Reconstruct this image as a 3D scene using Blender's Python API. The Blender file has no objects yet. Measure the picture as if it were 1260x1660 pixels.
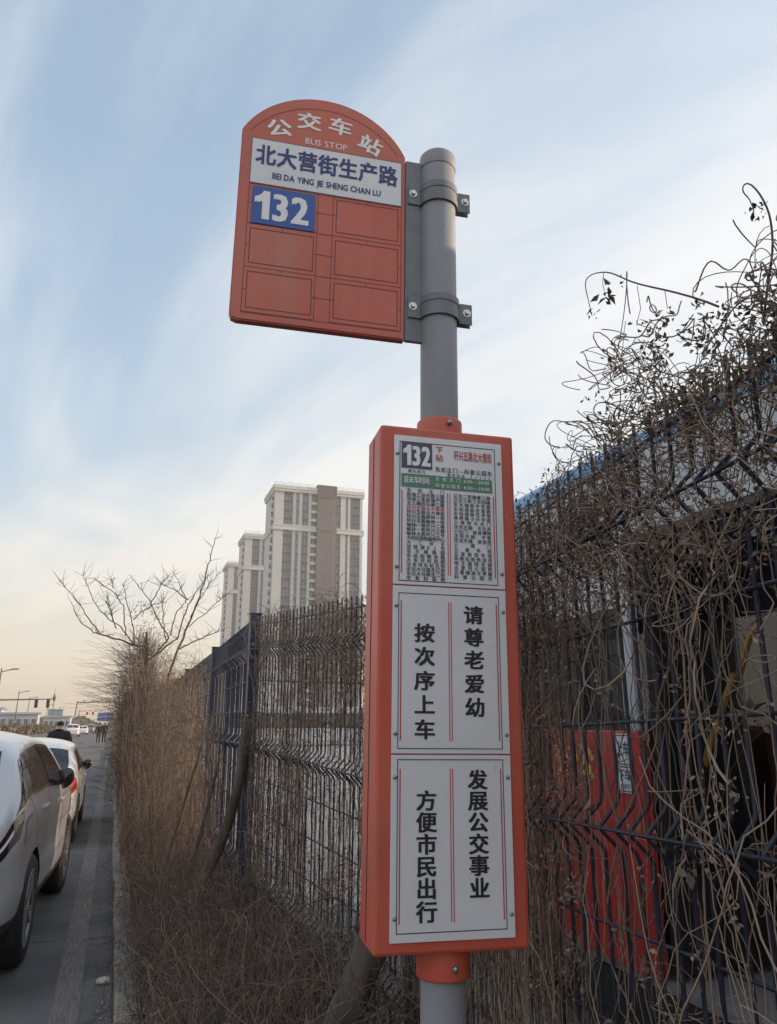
import bpy, bmesh, math, random
import numpy as np
from mathutils import Vector, Matrix
random.seed(7); RNG = np.random.default_rng(11)
R = math.radians
sc = bpy.context.scene
col = sc.collection

# ------------------------------------------------------------------ camera
CAM = (0.0, 0.0, 1.65)
cd = bpy.data.cameras.new('camera'); cam = bpy.data.objects.new('camera', cd); col.objects.link(cam)
cd.sensor_fit = 'VERTICAL'; cd.sensor_height = 24.0; cd.lens = 24.0 * 1250 / 1660
cd.clip_start = 0.05; cd.clip_end = 6000
cam.location = CAM
cam.rotation_euler = (R(90 + 15.4), 0, R(-19.0))
sc.camera = cam

# ------------------------------------------------------------------ sky, sun, exposure
SUN_AZ, SUN_EL = 96.0, 11.0          # degrees clockwise from the road direction (+Y)
SKY_STRENGTH, SUN_STRENGTH = 0.13, 2.6
sc.view_settings.view_transform = 'Standard'; sc.view_settings.look = 'None'
sc.view_settings.gamma = 1.0; sc.view_settings.use_curve_mapping = False
sc.view_settings.exposure = 1.42
w = bpy.data.worlds.new('World'); sc.world = w; w.use_nodes = True
nt = w.node_tree; N = nt.nodes; L = nt.links
for n in list(N): N.remove(n)
def nd(t, **k):
    n = N.new(t)
    for a, b in k.items(): setattr(n, a, b)
    return n
out = nd('ShaderNodeOutputWorld'); bg = nd('ShaderNodeBackground')
sky = nd('ShaderNodeTexSky', sky_type='NISHITA'); sky.sun_disc = False
sky.sun_elevation = R(SUN_EL); sky.sun_rotation = R(SUN_AZ)
sky.air_density = 1.0; sky.dust_density = 1.2; sky.ozone_density = 1.2; sky.altitude = 50
tc = nd('ShaderNodeTexCoord'); sep = nd('ShaderNodeSeparateXYZ'); L.new(tc.outputs['Generated'], sep.inputs[0])
def mth(op, a, b=None, clamp=False):
    m = nd('ShaderNodeMath', operation=op); m.use_clamp = clamp
    for i, v in enumerate((a, b)):
        if v is None: continue
        if isinstance(v, (int, float)): m.inputs[i].default_value = v
        else: L.new(v, m.inputs[i])
    return m.outputs[0]
den = mth('ADD', mth('MAXIMUM', sep.outputs[2], 0.0), 0.16)
cx = mth('DIVIDE', sep.outputs[0], den); cy = mth('DIVIDE', sep.outputs[1], den)
cmb = nd('ShaderNodeCombineXYZ'); L.new(cx, cmb.inputs[0]); L.new(cy, cmb.inputs[1])
mr = nd('ShaderNodeMapping'); L.new(cmb.outputs[0], mr.inputs[0]); mr.inputs['Rotation'].default_value = (0, 0, R(-112))
mp = nd('ShaderNodeMapping'); L.new(mr.outputs[0], mp.inputs[0])
mp.inputs['Scale'].default_value = (0.42, 1.15, 1); mp.inputs['Location'].default_value = (5.3, 9.4, 0)
n1 = nd('ShaderNodeTexNoise'); n1.inputs['Scale'].default_value = 1.2; n1.inputs['Detail'].default_value = 8
n1.inputs['Roughness'].default_value = 0.56; n1.inputs['Distortion'].default_value = 0.5
L.new(mp.outputs[0], n1.inputs['Vector'])
n2 = nd('ShaderNodeTexNoise'); n2.inputs['Scale'].default_value = 0.55; n2.inputs['Detail'].default_value = 3
L.new(cmb.outputs[0], n2.inputs['Vector'])
mx = mth('ADD', mth('MULTIPLY', n1.outputs['Fac'], 0.72), mth('MULTIPLY', n2.outputs['Fac'], 0.4))
rmp = nd('ShaderNodeMapRange', interpolation_type='SMOOTHSTEP'); L.new(mx, rmp.inputs['Value'])
rmp.inputs['From Min'].default_value = 0.44; rmp.inputs['From Max'].default_value = 0.69
rmp.inputs['To Min'].default_value = 0.0; rmp.inputs['To Max'].default_value = 0.85
cl = nd('ShaderNodeMixRGB', blend_type='MIX'); L.new(rmp.outputs[0], cl.inputs[0])
hz = nd('ShaderNodeMixRGB', blend_type='MIX'); hz.inputs[2].default_value = (3.05, 2.42, 1.55, 1)   # warm smog band along the horizon
hf = mth('MULTIPLY', mth('POWER', 2.718, mth('MULTIPLY', mth('MAXIMUM', sep.outputs[2], 0.0), -7.0)), 0.92); L.new(hf, hz.inputs[0])
lift = nd('ShaderNodeMixRGB', blend_type='MIX'); lift.inputs[0].default_value = 0.5; lift.inputs[2].default_value = (1.40, 1.84, 2.28, 1)   # thin high veil
L.new(sky.outputs[0], lift.inputs[1]); L.new(lift.outputs[0], cl.inputs[1]); L.new(cl.outputs[0], hz.inputs[1])
cl.inputs[2].default_value = (2.92, 2.96, 2.96, 1)
L.new(hz.outputs[0], bg.inputs[0]); bg.inputs[1].default_value = SKY_STRENGTH
L.new(bg.outputs[0], out.inputs[0])
sd = bpy.data.lights.new('sun', 'SUN'); sun = bpy.data.objects.new('sun', sd); col.objects.link(sun)
sd.energy = SUN_STRENGTH; sd.angle = R(0.6); sd.color = (1.0, 0.74, 0.5)
sv = Vector((math.sin(R(SUN_AZ)) * math.cos(R(SUN_EL)), math.cos(R(SUN_AZ)) * math.cos(R(SUN_EL)), math.sin(R(SUN_EL))))
sun.rotation_euler = sv.to_track_quat('Z', 'Y').to_euler(); sun.location = sv * 60
sc.render.engine = 'CYCLES'; sc.cycles.use_denoising = True
sc.cycles.max_bounces = 6; sc.cycles.transparent_max_bounces = 8; sc.cycles.volume_bounces = 0

# ------------------------------------------------------------------ materials
MATS = {}
def mat(name, c, rough=0.6, metal=0.0, var=0.0, scale=8.0, bump=0.0, bscale=None, c2=None, stretch=None, spec=0.5, coat=0.0, emit=None, attr=None, detail=5, wear=None):
    m = bpy.data.materials.new(name); m.use_nodes = True; MATS[name] = m
    t = m.node_tree; b = t.nodes['Principled BSDF']
    b.inputs['Roughness'].default_value = rough; b.inputs['Metallic'].default_value = metal
    b.inputs['Specular IOR Level'].default_value = spec; b.inputs['Coat Weight'].default_value = coat
    b.inputs['Base Color'].default_value = (*c, 1)
    if emit: b.inputs['Emission Color'].default_value = (*emit[0], 1); b.inputs['Emission Strength'].default_value = emit[1]
    if var or bump or c2 or attr:
        tcn = t.nodes.new('ShaderNodeTexCoord'); mpn = t.nodes.new('ShaderNodeMapping')
        t.links.new(tcn.outputs['Object'], mpn.inputs[0])
        if stretch: mpn.inputs['Scale'].default_value = stretch
        nz = t.nodes.new('ShaderNodeTexNoise'); nz.inputs['Scale'].default_value = scale; nz.inputs['Detail'].default_value = detail
        t.links.new(mpn.outputs[0], nz.inputs['Vector'])
        rp = t.nodes.new('ShaderNodeValToRGB')
        a = np.array(c); d = np.array(c2) if c2 is not None else None
        if d is None: lo, hi = a * (1 - var), np.minimum(a * (1 + var), 0.95)
        else: lo, hi = a, d
        rp.color_ramp.elements[0].position = 0.32; rp.color_ramp.elements[1].position = 0.68
        rp.color_ramp.elements[0].color = (*lo, 1); rp.color_ramp.elements[1].color = (*hi, 1)
        if attr:
            at = t.nodes.new('ShaderNodeAttribute'); at.attribute_name = attr
            t.links.new(at.outputs['Fac'], rp.inputs[0])
            rp.color_ramp.elements[0].position = 0.0; rp.color_ramp.elements[1].position = 1.0
        else: t.links.new(nz.outputs['Fac'], rp.inputs[0])
        t.links.new(rp.outputs[0], b.inputs['Base Color'])
        if bump:
            nb = t.nodes.new('ShaderNodeTexNoise'); nb.inputs['Scale'].default_value = bscale or scale * 6; nb.inputs['Detail'].default_value = 6
            t.links.new(mpn.outputs[0], nb.inputs['Vector'])
            bp = t.nodes.new('ShaderNodeBump'); bp.inputs['Strength'].default_value = bump; bp.inputs['Distance'].default_value = 0.01
            t.links.new(nb.outputs['Fac'], bp.inputs['Height']); t.links.new(bp.outputs[0], b.inputs['Normal'])
    if wear:          # (dirt colour, amount): rain streaks, grime specks and rubbed patches
        tcn = t.nodes.new('ShaderNodeTexCoord'); src = b.inputs['Base Color'].links[0].from_socket
        for sc_, st, lo, hi, amt in ((9, (1, 1, .10), .55, .75, wear[1]), (70, (1, 1, .8), .66, .74, wear[1] * 1.3), (3, (1, 1, .5), .45, .75, wear[1] * .8)):
            mpn = t.nodes.new('ShaderNodeMapping'); mpn.inputs['Scale'].default_value = st; t.links.new(tcn.outputs['Object'], mpn.inputs[0])
            nz = t.nodes.new('ShaderNodeTexNoise'); nz.inputs['Scale'].default_value = sc_; nz.inputs['Detail'].default_value = 6; t.links.new(mpn.outputs[0], nz.inputs['Vector'])
            mr_ = t.nodes.new('ShaderNodeMapRange'); mr_.inputs['From Min'].default_value = lo; mr_.inputs['From Max'].default_value = hi; mr_.inputs['To Max'].default_value = amt; t.links.new(nz.outputs['Fac'], mr_.inputs['Value'])
            mxx = t.nodes.new('ShaderNodeMixRGB'); mxx.inputs[2].default_value = (*wear[0], 1); t.links.new(mr_.outputs[0], mxx.inputs[0]); t.links.new(src, mxx.inputs[1]); src = mxx.outputs[0]
            if sc_ == 9: rr_ = t.nodes.new('ShaderNodeMath'); rr_.operation = 'MULTIPLY_ADD'; rr_.inputs[1].default_value = .35; rr_.inputs[2].default_value = rough - .12; t.links.new(nz.outputs['Fac'], rr_.inputs[0]); t.links.new(rr_.outputs[0], b.inputs['Roughness'])
        t.links.new(src, b.inputs['Base Color'])
    return m
def glassmat(name, c, rough=0.04):
    m = mat(name, c, rough, spec=0.9); return m

mat('sign_red', (0.55, 0.088, 0.055), 0.38, var=0.10, scale=5, bump=0.05, bscale=40, wear=((.42, .24, .17), .45))
mat('sign_red_board', (0.53, 0.115, 0.075), 0.33, var=0.07, scale=4, wear=((.45, .27, .21), .35))  # paler than the box red: sky sheen and lens veil mixed into the colour
mat('pole_grey', (0.27, 0.285, 0.32), 0.42, var=0.10, scale=6, bump=0.04, bscale=60, stretch=(1, 1, 0.3), wear=((.15, .13, .12), .5))
mat('bracket_grey', (0.17, 0.18, 0.205), 0.5, var=0.15, scale=20)
mat('steel', (0.55, 0.55, 0.56), 0.3, metal=0.9)
mat('panel_white', (0.72, 0.73, 0.78), 0.36, var=0.035, scale=7, wear=((.50, .48, .47), .28))
mat('print_black', (0.02, 0.018, 0.03), 0.5)
mat('print_frame', (0.035, 0.03, 0.06), 0.5)
mat('print_maroon', (0.17, 0.03, 0.035), 0.5)
mat('print_red', (0.52, 0.05, 0.06), 0.5)
mat('print_navy', (0.03, 0.045, 0.17), 0.45)
mat('plate_blue', (0.035, 0.10, 0.36), 0.38)
mat('plate_slate', (0.07, 0.065, 0.13), 0.45)
mat('plate_green', (0.085, 0.22, 0.15), 0.45)
mat('print_white', (0.80, 0.80, 0.82), 0.45)
mat('asphalt', (0.095, 0.094, 0.098), 0.85, c2=(0.15, 0.147, 0.148), scale=1.3, bump=0.6, bscale=140, detail=10)
_t = MATS['asphalt'].node_tree; _b = _t.nodes['Principled BSDF']; _src = _b.inputs['Base Color'].links[0].from_socket
_tc = _t.nodes.new('ShaderNodeTexCoord'); _nz = _t.nodes.new('ShaderNodeTexNoise'); _nz.inputs['Scale'].default_value = 1.7; _nz.inputs['Detail'].default_value = 4; _t.links.new(_tc.outputs['Object'], _nz.inputs['Vector'])
_va = _t.nodes.new('ShaderNodeVectorMath'); _va.operation = 'MULTIPLY_ADD'; _va.inputs[1].default_value = (.5, .5, .5); _t.links.new(_nz.outputs['Color'], _va.inputs[0]); _t.links.new(_tc.outputs['Object'], _va.inputs[2])
_vo = _t.nodes.new('ShaderNodeTexVoronoi'); _vo.feature = 'DISTANCE_TO_EDGE'; _vo.inputs['Scale'].default_value = .55; _t.links.new(_va.outputs[0], _vo.inputs['Vector'])
_cr = _t.nodes.new('ShaderNodeMapRange'); _cr.inputs['From Min'].default_value = .004; _cr.inputs['From Max'].default_value = .012; _cr.inputs['To Min'].default_value = .55; _cr.inputs['To Max'].default_value = 0; _t.links.new(_vo.outputs['Distance'], _cr.inputs['Value'])
_n2 = _t.nodes.new('ShaderNodeTexNoise'); _n2.inputs['Scale'].default_value = .6; _n2.inputs['Detail'].default_value = 5; _t.links.new(_tc.outputs['Object'], _n2.inputs['Vector'])
_c2 = _t.nodes.new('ShaderNodeMapRange'); _c2.inputs['From Min'].default_value = .52; _c2.inputs['From Max'].default_value = .62; _c2.inputs['To Max'].default_value = .45; _t.links.new(_n2.outputs['Fac'], _c2.inputs['Value'])
for _f in (_cr, _c2):
    _m = _t.nodes.new('ShaderNodeMixRGB'); _m.inputs[2].default_value = (.035, .034, .035, 1); _t.links.new(_f.outputs[0], _m.inputs[0]); _t.links.new(_src, _m.inputs[1]); _src = _m.outputs[0]
_t.links.new(_src, _b.inputs['Base Color'])
mat('line_paint', (0.11, 0.10, 0.098), 0.85, c2=(0.24, 0.20, 0.185), scale=14, bump=0.4, bscale=120, stretch=(6, 0.35, 1), detail=8)
mat('kerb_stone', (0.19, 0.175, 0.16), 0.9, c2=(0.32, 0.29, 0.27), scale=5, bump=0.6, bscale=60, wear=((.08, .07, .06), .6))
mat('soil', (0.055, 0.043, 0.034), 1.0, c2=(0.10, 0.08, 0.06), scale=9, bump=1.0, bscale=50)
mat('yard_concrete', (0.21, 0.21, 0.215), 0.85, c2=(0.30, 0.30, 0.305), scale=0.6, bump=0.2, bscale=60)
mat('land', (0.13, 0.115, 0.09), 1.0, c2=(0.20, 0.18, 0.14), scale=0.05)
mat('bar_navy', (0.014, 0.019, 0.040), 0.45, var=0.3, scale=30)
mat('fence_navy_lit', (0.022, 0.032, 0.075), 0.45, var=0.25, scale=30)  # bar navy lightened: sunlight and haze on the posts put into the colour
mat('vine', (0.065, 0.045, 0.038), 0.85, c2=(0.43, 0.32, 0.25), attr='tone')
mat('vine_dark', (0.045, 0.036, 0.032), 0.85, c2=(0.17, 0.125, 0.10), attr='tone')
mat('straw', (0.085, 0.066, 0.056), 0.9, c2=(0.31, 0.24, 0.185), attr='tone')
mat('brush', (0.055, 0.040, 0.034), 0.9, c2=(0.28, 0.21, 0.165), attr='tone')
mat('seed', (0.10, 0.076, 0.06), 0.9, c2=(0.36, 0.285, 0.22), attr='tone')
mat('bark', (0.055, 0.045, 0.038), 0.95, c2=(0.155, 0.125, 0.10), scale=12, bump=1.0, bscale=40, stretch=(1, 1, 0.15))
mat('branch', (0.085, 0.062, 0.05), 0.9, var=0.3, scale=10)
mat('car_silver', (0.53, 0.55, 0.58), 0.3, metal=0.1, coat=0.8, var=0.03, scale=3)
mat('car_white', (0.74, 0.74, 0.75), 0.25, coat=0.7, var=0.02, scale=3)
mat('car_grey', (0.16, 0.17, 0.18), 0.3, coat=0.6)
mat('black_plastic', (0.025, 0.025, 0.027), 0.5, var=0.2, scale=30)
mat('gloss_black', (0.012, 0.012, 0.014), 0.12, coat=0.5)
glassmat('car_glass', (0.018, 0.02, 0.022))
mat('rubber', (0.02, 0.02, 0.021), 0.75, var=0.2, scale=20)
mat('alloy', (0.42, 0.42, 0.44), 0.3, metal=0.8)
mat('tail_red', (0.45, 0.03, 0.02), 0.12, coat=0.8)
mat('lamp_smoke', (0.012, 0.012, 0.014), 0.1, coat=0.8)
mat('chrome', (0.7, 0.7, 0.7), 0.12, metal=1.0)
mat('seam', (0.02, 0.02, 0.022), 0.8)
mat('bus_red', (0.46, 0.045, 0.044), 0.3, coat=0.4, var=0.08, scale=3)
mat('bus_white', (0.42, 0.45, 0.51), 0.35, var=0.05, scale=2)
mat('bus_blue', (0.11, 0.32, 0.56), 0.35, var=0.06, scale=2)
mat('bus_dark', (0.02, 0.021, 0.024), 0.5)
mat('bus_interior', (0.22, 0.215, 0.225), 0.7)
mat('bus_seat', (0.16, 0.07, 0.06), 0.8)
mat('bus_rail_yellow', (0.30, 0.18, 0.045), 0.4)
mat('bus_text_yellow', (0.70, 0.42, 0.10), 0.5)
mat('tower_wall', (0.50, 0.505, 0.515), 0.85, var=0.05, scale=0.08)
mat('tower_trim', (0.56, 0.56, 0.565), 0.85)
mat('tower_dark', (0.15, 0.14, 0.145), 0.85, var=0.08, scale=0.1)
mat('tower_strip', (0.23, 0.205, 0.20), 0.85)
mat('tower_spandrel', (0.10, 0.105, 0.125), 0.6)
mat('tower_glass', (0.07, 0.09, 0.12), 0.12, spec=0.8)
mat('tower_frame', (0.40, 0.41, 0.43), 0.6)
mat('lamp_metal', (0.10, 0.10, 0.11), 0.5)
mat('signal_red', (0.5, 0.02, 0.01), 0.3, emit=((1.0, 0.10, 0.04), 3.0))
mat('signal_off', (0.03, 0.03, 0.03), 0.3)
mat('road_sign_blue', (0.03, 0.12, 0.42), 0.4)
mat('far_wall', (0.42, 0.44, 0.47), 0.85)
mat('far_roof', (0.20, 0.25, 0.33), 0.7)
mat('far_tower', (0.36, 0.41, 0.48), 0.7)
mat('hedge', (0.06, 0.05, 0.035), 1.0, c2=(0.19, 0.15, 0.10), attr='tone')
mat('cloth_navy', (0.014, 0.016, 0.024), 0.9, var=0.2, scale=20)
mat('cloth_black', (0.012, 0.012, 0.014), 0.9)
mat('skin', (0.42, 0.26, 0.19), 0.6)
mat('hair', (0.012, 0.01, 0.01), 0.7)
mat('pale_rock', (0.50, 0.47, 0.42), 0.9, var=0.2, scale=20, bump=0.8, bscale=30)
mat('pebble', (0.16, 0.15, 0.14), 0.9, c2=(0.32, 0.30, 0.27), attr='tone')
mat('screw_zinc', (0.33, 0.32, 0.33), 0.35, metal=0.8)

def panemat(name, tint, fac):
    m = bpy.data.materials.new(name); m.use_nodes = True; MATS[name] = m; t = m.node_tree
    b = t.nodes['Principled BSDF']; b.inputs['Base Color'].default_value = (0.03, 0.035, 0.04, 1); b.inputs['Roughness'].default_value = 0.05
    tr = t.nodes.new('ShaderNodeBsdfTransparent'); tr.inputs[0].default_value = (*tint, 1); mxs = t.nodes.new('ShaderNodeMixShader'); mxs.inputs[0].default_value = fac
    t.links.new(b.outputs[0], mxs.inputs[1]); t.links.new(tr.outputs[0], mxs.inputs[2]); t.links.new(mxs.outputs[0], t.nodes['Material Output'].inputs[0])
panemat('bus_pane', (0.75, 0.8, 0.8), 0.6); panemat('tint_pane', (0.5, 0.52, 0.55), 0.5)
# ------------------------------------------------------------------ helpers
def tag(o, label=None, cat=None, group=None, kind=None):
    if label: o['label'] = label
    if cat: o['category'] = cat
    if group: o['group'] = group
    if kind: o['kind'] = kind
    return o
def empty(name, loc=(0, 0, 0), rot=(0, 0, 0)):
    o = bpy.data.objects.new(name, None); col.objects.link(o); o.location = loc; o.rotation_euler = rot
    o.empty_display_size = 0.1
    return o
def obj(name, me, parent=None, loc=None, rot=None):
    o = bpy.data.objects.new(name, me); col.objects.link(o)
    if parent: o.parent = parent
    if loc is not None: o.location = loc
    if rot is not None: o.rotation_euler = rot
    return o
def copy_tree(o, parent=None):
    c = o.copy(); col.objects.link(c); c.parent = parent
    for ch in o.children: copy_tree(ch, c)
    return c
class MB:
    def __init__(s): s.v = []; s.f = []; s.m = []; s.sm = []; s.mats = []
    def mi(s, m):
        if m not in s.mats: s.mats.append(m)
        return s.mats.index(m)
    def add(s, vs, fs, m, smooth=False):
        b = len(s.v); s.v += [tuple(p) for p in vs]; k = s.mi(m)
        for f in fs: s.f.append([b + i for i in f]); s.m.append(k); s.sm.append(smooth)
    def box(s, x0, x1, y0, y1, z0, z1, m, bev=0.0):
        if x0 > x1: x0, x1 = x1, x0
        if y0 > y1: y0, y1 = y1, y0
        if z0 > z1: z0, z1 = z1, z0
        if bev <= 0:
            vs = [(x, y, z) for x in (x0, x1) for y in (y0, y1) for z in (z0, z1)]
            s.add(vs, [(0, 1, 3, 2), (4, 6, 7, 5), (0, 4, 5, 1), (2, 3, 7, 6), (0, 2, 6, 4), (1, 5, 7, 3)], m)
        else:
            bm = bmesh.new(); bmesh.ops.create_cube(bm, size=1)
            for v in bm.verts: v.co = ((x0 + x1) / 2 + v.co.x * (x1 - x0), (y0 + y1) / 2 + v.co.y * (y1 - y0), (z0 + z1) / 2 + v.co.z * (z1 - z0))
            bmesh.ops.bevel(bm, geom=bm.edges[:], offset=bev, segments=2, affect='EDGES', profile=0.5)
            bm.verts.index_update()
            s.add([v.co[:] for v in bm.verts], [[v.index for v in f.verts] for f in bm.faces], m); bm.free()
    def tube(s, pts, r, m, n=8, caps=True, smooth=True):
        pts = [Vector(p) for p in pts]; k = len(pts); rr = r if hasattr(r, '__len__') else [r] * k
        vs = []; ref = None
        for i, p in enumerate(pts):
            t = (pts[min(i + 1, k - 1)] - pts[max(i - 1, 0)]).normalized()
            if ref is None: ref = Vector((0, 0, 1)) if abs(t.z) < 0.9 else Vector((1, 0, 0))
            u = (ref - t * ref.dot(t)).normalized(); ref = u; v = t.cross(u)
            for j in range(n):
                a = 2 * math.pi * j / n; vs.append(p + (u * math.cos(a) + v * math.sin(a)) * rr[i])
        fs = [(i * n + j, i * n + (j + 1) % n, (i + 1) * n + (j + 1) % n, (i + 1) * n + j) for i in range(k - 1) for j in range(n)]
        s.add(vs, fs, m, smooth)
        if caps:
            s.add(vs[:n], [list(range(n))[::-1]], m); s.add(vs[-n:], [list(range(n))], m)
    def prism(s, poly, a0, a1, axis, m, smooth=False):
        n = len(poly)
        def P(u, v, a): return {'y': (u, a, v), 'x': (a, u, v), 'z': (u, v, a)}[axis]
        vs = [P(u, v, a0) for u, v in poly] + [P(u, v, a1) for u, v in poly]
        s.add(vs, [list(range(n))[::-1], list(range(n, 2 * n))], m)
        s.add(vs, [(i, (i + 1) % n, n + (i + 1) % n, n + i) for i in range(n)], m, smooth)
    def lathe(s, prof, m, n=24, axis='z', c=(0, 0, 0), smooth=True):
        vs = []
        for r_, h in prof:
            for j in range(n):
                a = 2 * math.pi * j / n; u, v = r_ * math.cos(a), r_ * math.sin(a)
                q = (u, v, h) if axis == 'z' else ((h, u, v) if axis == 'x' else (u, h, v))
                vs.append((q[0] + c[0], q[1] + c[1], q[2] + c[2]))
        k = len(prof)
        s.add(vs, [(i * n + j, i * n + (j + 1) % n, (i + 1) * n + (j + 1) % n, (i + 1) * n + j) for i in range(k - 1) for j in range(n)], m, smooth)
    def mesh(s, name):
        me = bpy.data.meshes.new(name); me.from_pydata(s.v, [], s.f)
        for m in s.mats: me.materials.append(MATS[m])
        me.polygons.foreach_set('material_index', s.m); me.polygons.foreach_set('use_smooth', s.sm)
        bm = bmesh.new(); bm.from_mesh(me); bmesh.ops.recalc_face_normals(bm, faces=bm.faces[:]); bm.to_mesh(me); bm.free()
        me.update(); return me
    def build(s, name, parent=None, loc=None, rot=None): return obj(name, s.mesh(name), parent, loc, rot)

def npmesh(name, V, Fq, m, tone=None, smooth=True):
    me = bpy.data.meshes.new(name); k = Fq.shape[1]
    me.vertices.add(len(V)); me.vertices.foreach_set('co', V.astype(np.float32).ravel())
    me.loops.add(Fq.size); me.loops.foreach_set('vertex_index', Fq.astype(np.int32).ravel())
    me.polygons.add(len(Fq)); me.polygons.foreach_set('loop_start', np.arange(0, Fq.size, k, dtype=np.int32))
    me.polygons.foreach_set('use_smooth', np.full(len(Fq), smooth))
    if tone is not None:
        a = me.attributes.new('tone', 'FLOAT', 'POINT'); a.data.foreach_set('value', tone.astype(np.float32))
    me.materials.append(MATS[m]); me.update(calc_edges=True); me.validate(); return me
class Strands:
    """a mass of thin tubes and little leaf quads gathered into one mesh"""
    def __init__(s): s.V = []; s.F = []; s.T = []; s.n = 0; s.gain = 1.0
    def add(s, P, r, sides=3, tone=None, taper=0.5):
        P = np.asarray(P, float); n, k, _ = P.shape
        r = s.gain * np.broadcast_to(np.asarray(r, float).reshape(-1, 1), (n, 1)) * np.linspace(1, taper, k)[None, :]
        T = np.gradient(P, axis=1); T /= np.linalg.norm(T, axis=2, keepdims=True) + 1e-9
        ref = RNG.normal(size=(n, 1, 3)); u = np.cross(T, np.broadcast_to(ref, T.shape)); u /= np.linalg.norm(u, axis=2, keepdims=True) + 1e-9
        v = np.cross(T, u); a = np.arange(sides) * 2 * np.pi / sides
        V = P[:, :, None] + r[:, :, None, None] * (np.cos(a)[None, None, :, None] * u[:, :, None] + np.sin(a)[None, None, :, None] * v[:, :, None])
        idx = np.arange(n * k * sides).reshape(n, k, sides)
        A = idx[:, :-1]; B = idx[:, 1:]
        F = np.stack([A, np.roll(A, -1, 2), np.roll(B, -1, 2), B], -1).reshape(-1, 4)
        if tone is None: tone = RNG.random(n)
        s.V.append(V.reshape(-1, 3)); s.F.append(F + s.n); s.T.append(np.repeat(tone, k * sides)); s.n += n * k * sides
    def leaves(s, C, size, tone=None, aspect=0.5):
        C = np.asarray(C, float); n = len(C); size = np.broadcast_to(np.asarray(size, float), (n,))[:, None]
        u = RNG.normal(size=(n, 3)); u /= np.linalg.norm(u, axis=1, keepdims=True)
        v = np.cross(u, RNG.normal(size=(n, 3))); v /= np.linalg.norm(v, axis=1, keepdims=True) + 1e-9
        w_ = np.cross(u, v)
        V = np.stack([C, C + size * (u * .5 + v * aspect * .5 + w_ * .12), C + size * (u - w_ * .1), C + size * (u * .5 - v * aspect * .5 + w_ * .12)], 1).reshape(-1, 3)
        if tone is None: tone = RNG.random(n)
        s.V.append(V); s.F.append(np.arange(4 * n).reshape(n, 4) + s.n); s.T.append(np.repeat(tone, 4)); s.n += 4 * n
    def build(s, name, m, parent=None):
        return obj(name, npmesh(name, np.concatenate(s.V), np.concatenate(s.F), m, np.concatenate(s.T)), parent)
def walk(n, k, amp, smooth=3):
    x = RNG.normal(size=(n, k + smooth * 2)); ker = np.ones(smooth) / smooth
    x = np.cumsum(x, 1); x = np.apply_along_axis(lambda a: np.convolve(a, ker, 'same'), 1, x)[:, smooth:smooth + k]
    return (x - x[:, :1]) * amp

# ---- glyphs for the printed lettering (built-in font, turned into meshes)
_tc = bpy.data.curves.new('glyph', 'FONT'); _to = bpy.data.objects.new('glyph', _tc); col.objects.link(_to)
_tc.resolution_u = 2; _tc.fill_mode = 'FRONT'; _GC = {}
def glyph(ch, bold=0.0):
    k = (ch, bold)
    if k not in _GC:
        _tc.body = ch; _tc.offset = bold; _to.update_tag()
        dg = bpy.context.evaluated_depsgraph_get(); ev = _to.evaluated_get(dg); me = ev.to_mesh()
        V = np.array([v.co[:2] for v in me.vertices]) if len(me.vertices) else np.zeros((0, 2))
        _GC[k] = (V, [list(p.vertices) for p in me.polygons]); ev.to_mesh_clear()
    return _GC[k]
_V0 = glyph('国')[0]; EM_C = (_V0.max(0) + _V0.min(0)) / 2; EM_S = (_V0.max(0) - _V0.min(0)).max() * 1.06
_GC[('1', 0.0)] = (np.array([(.305, 0), (.43, 0), (.43, .72), (.33, .72), (.27, .635), (.18, .575), (.08, .545), (.08, .43), (.20, .465), (.30, .53)]), [[0, 1, 2, 3, 9], [3, 4, 9], [4, 5, 8, 9], [5, 6, 7, 8]])
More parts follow.
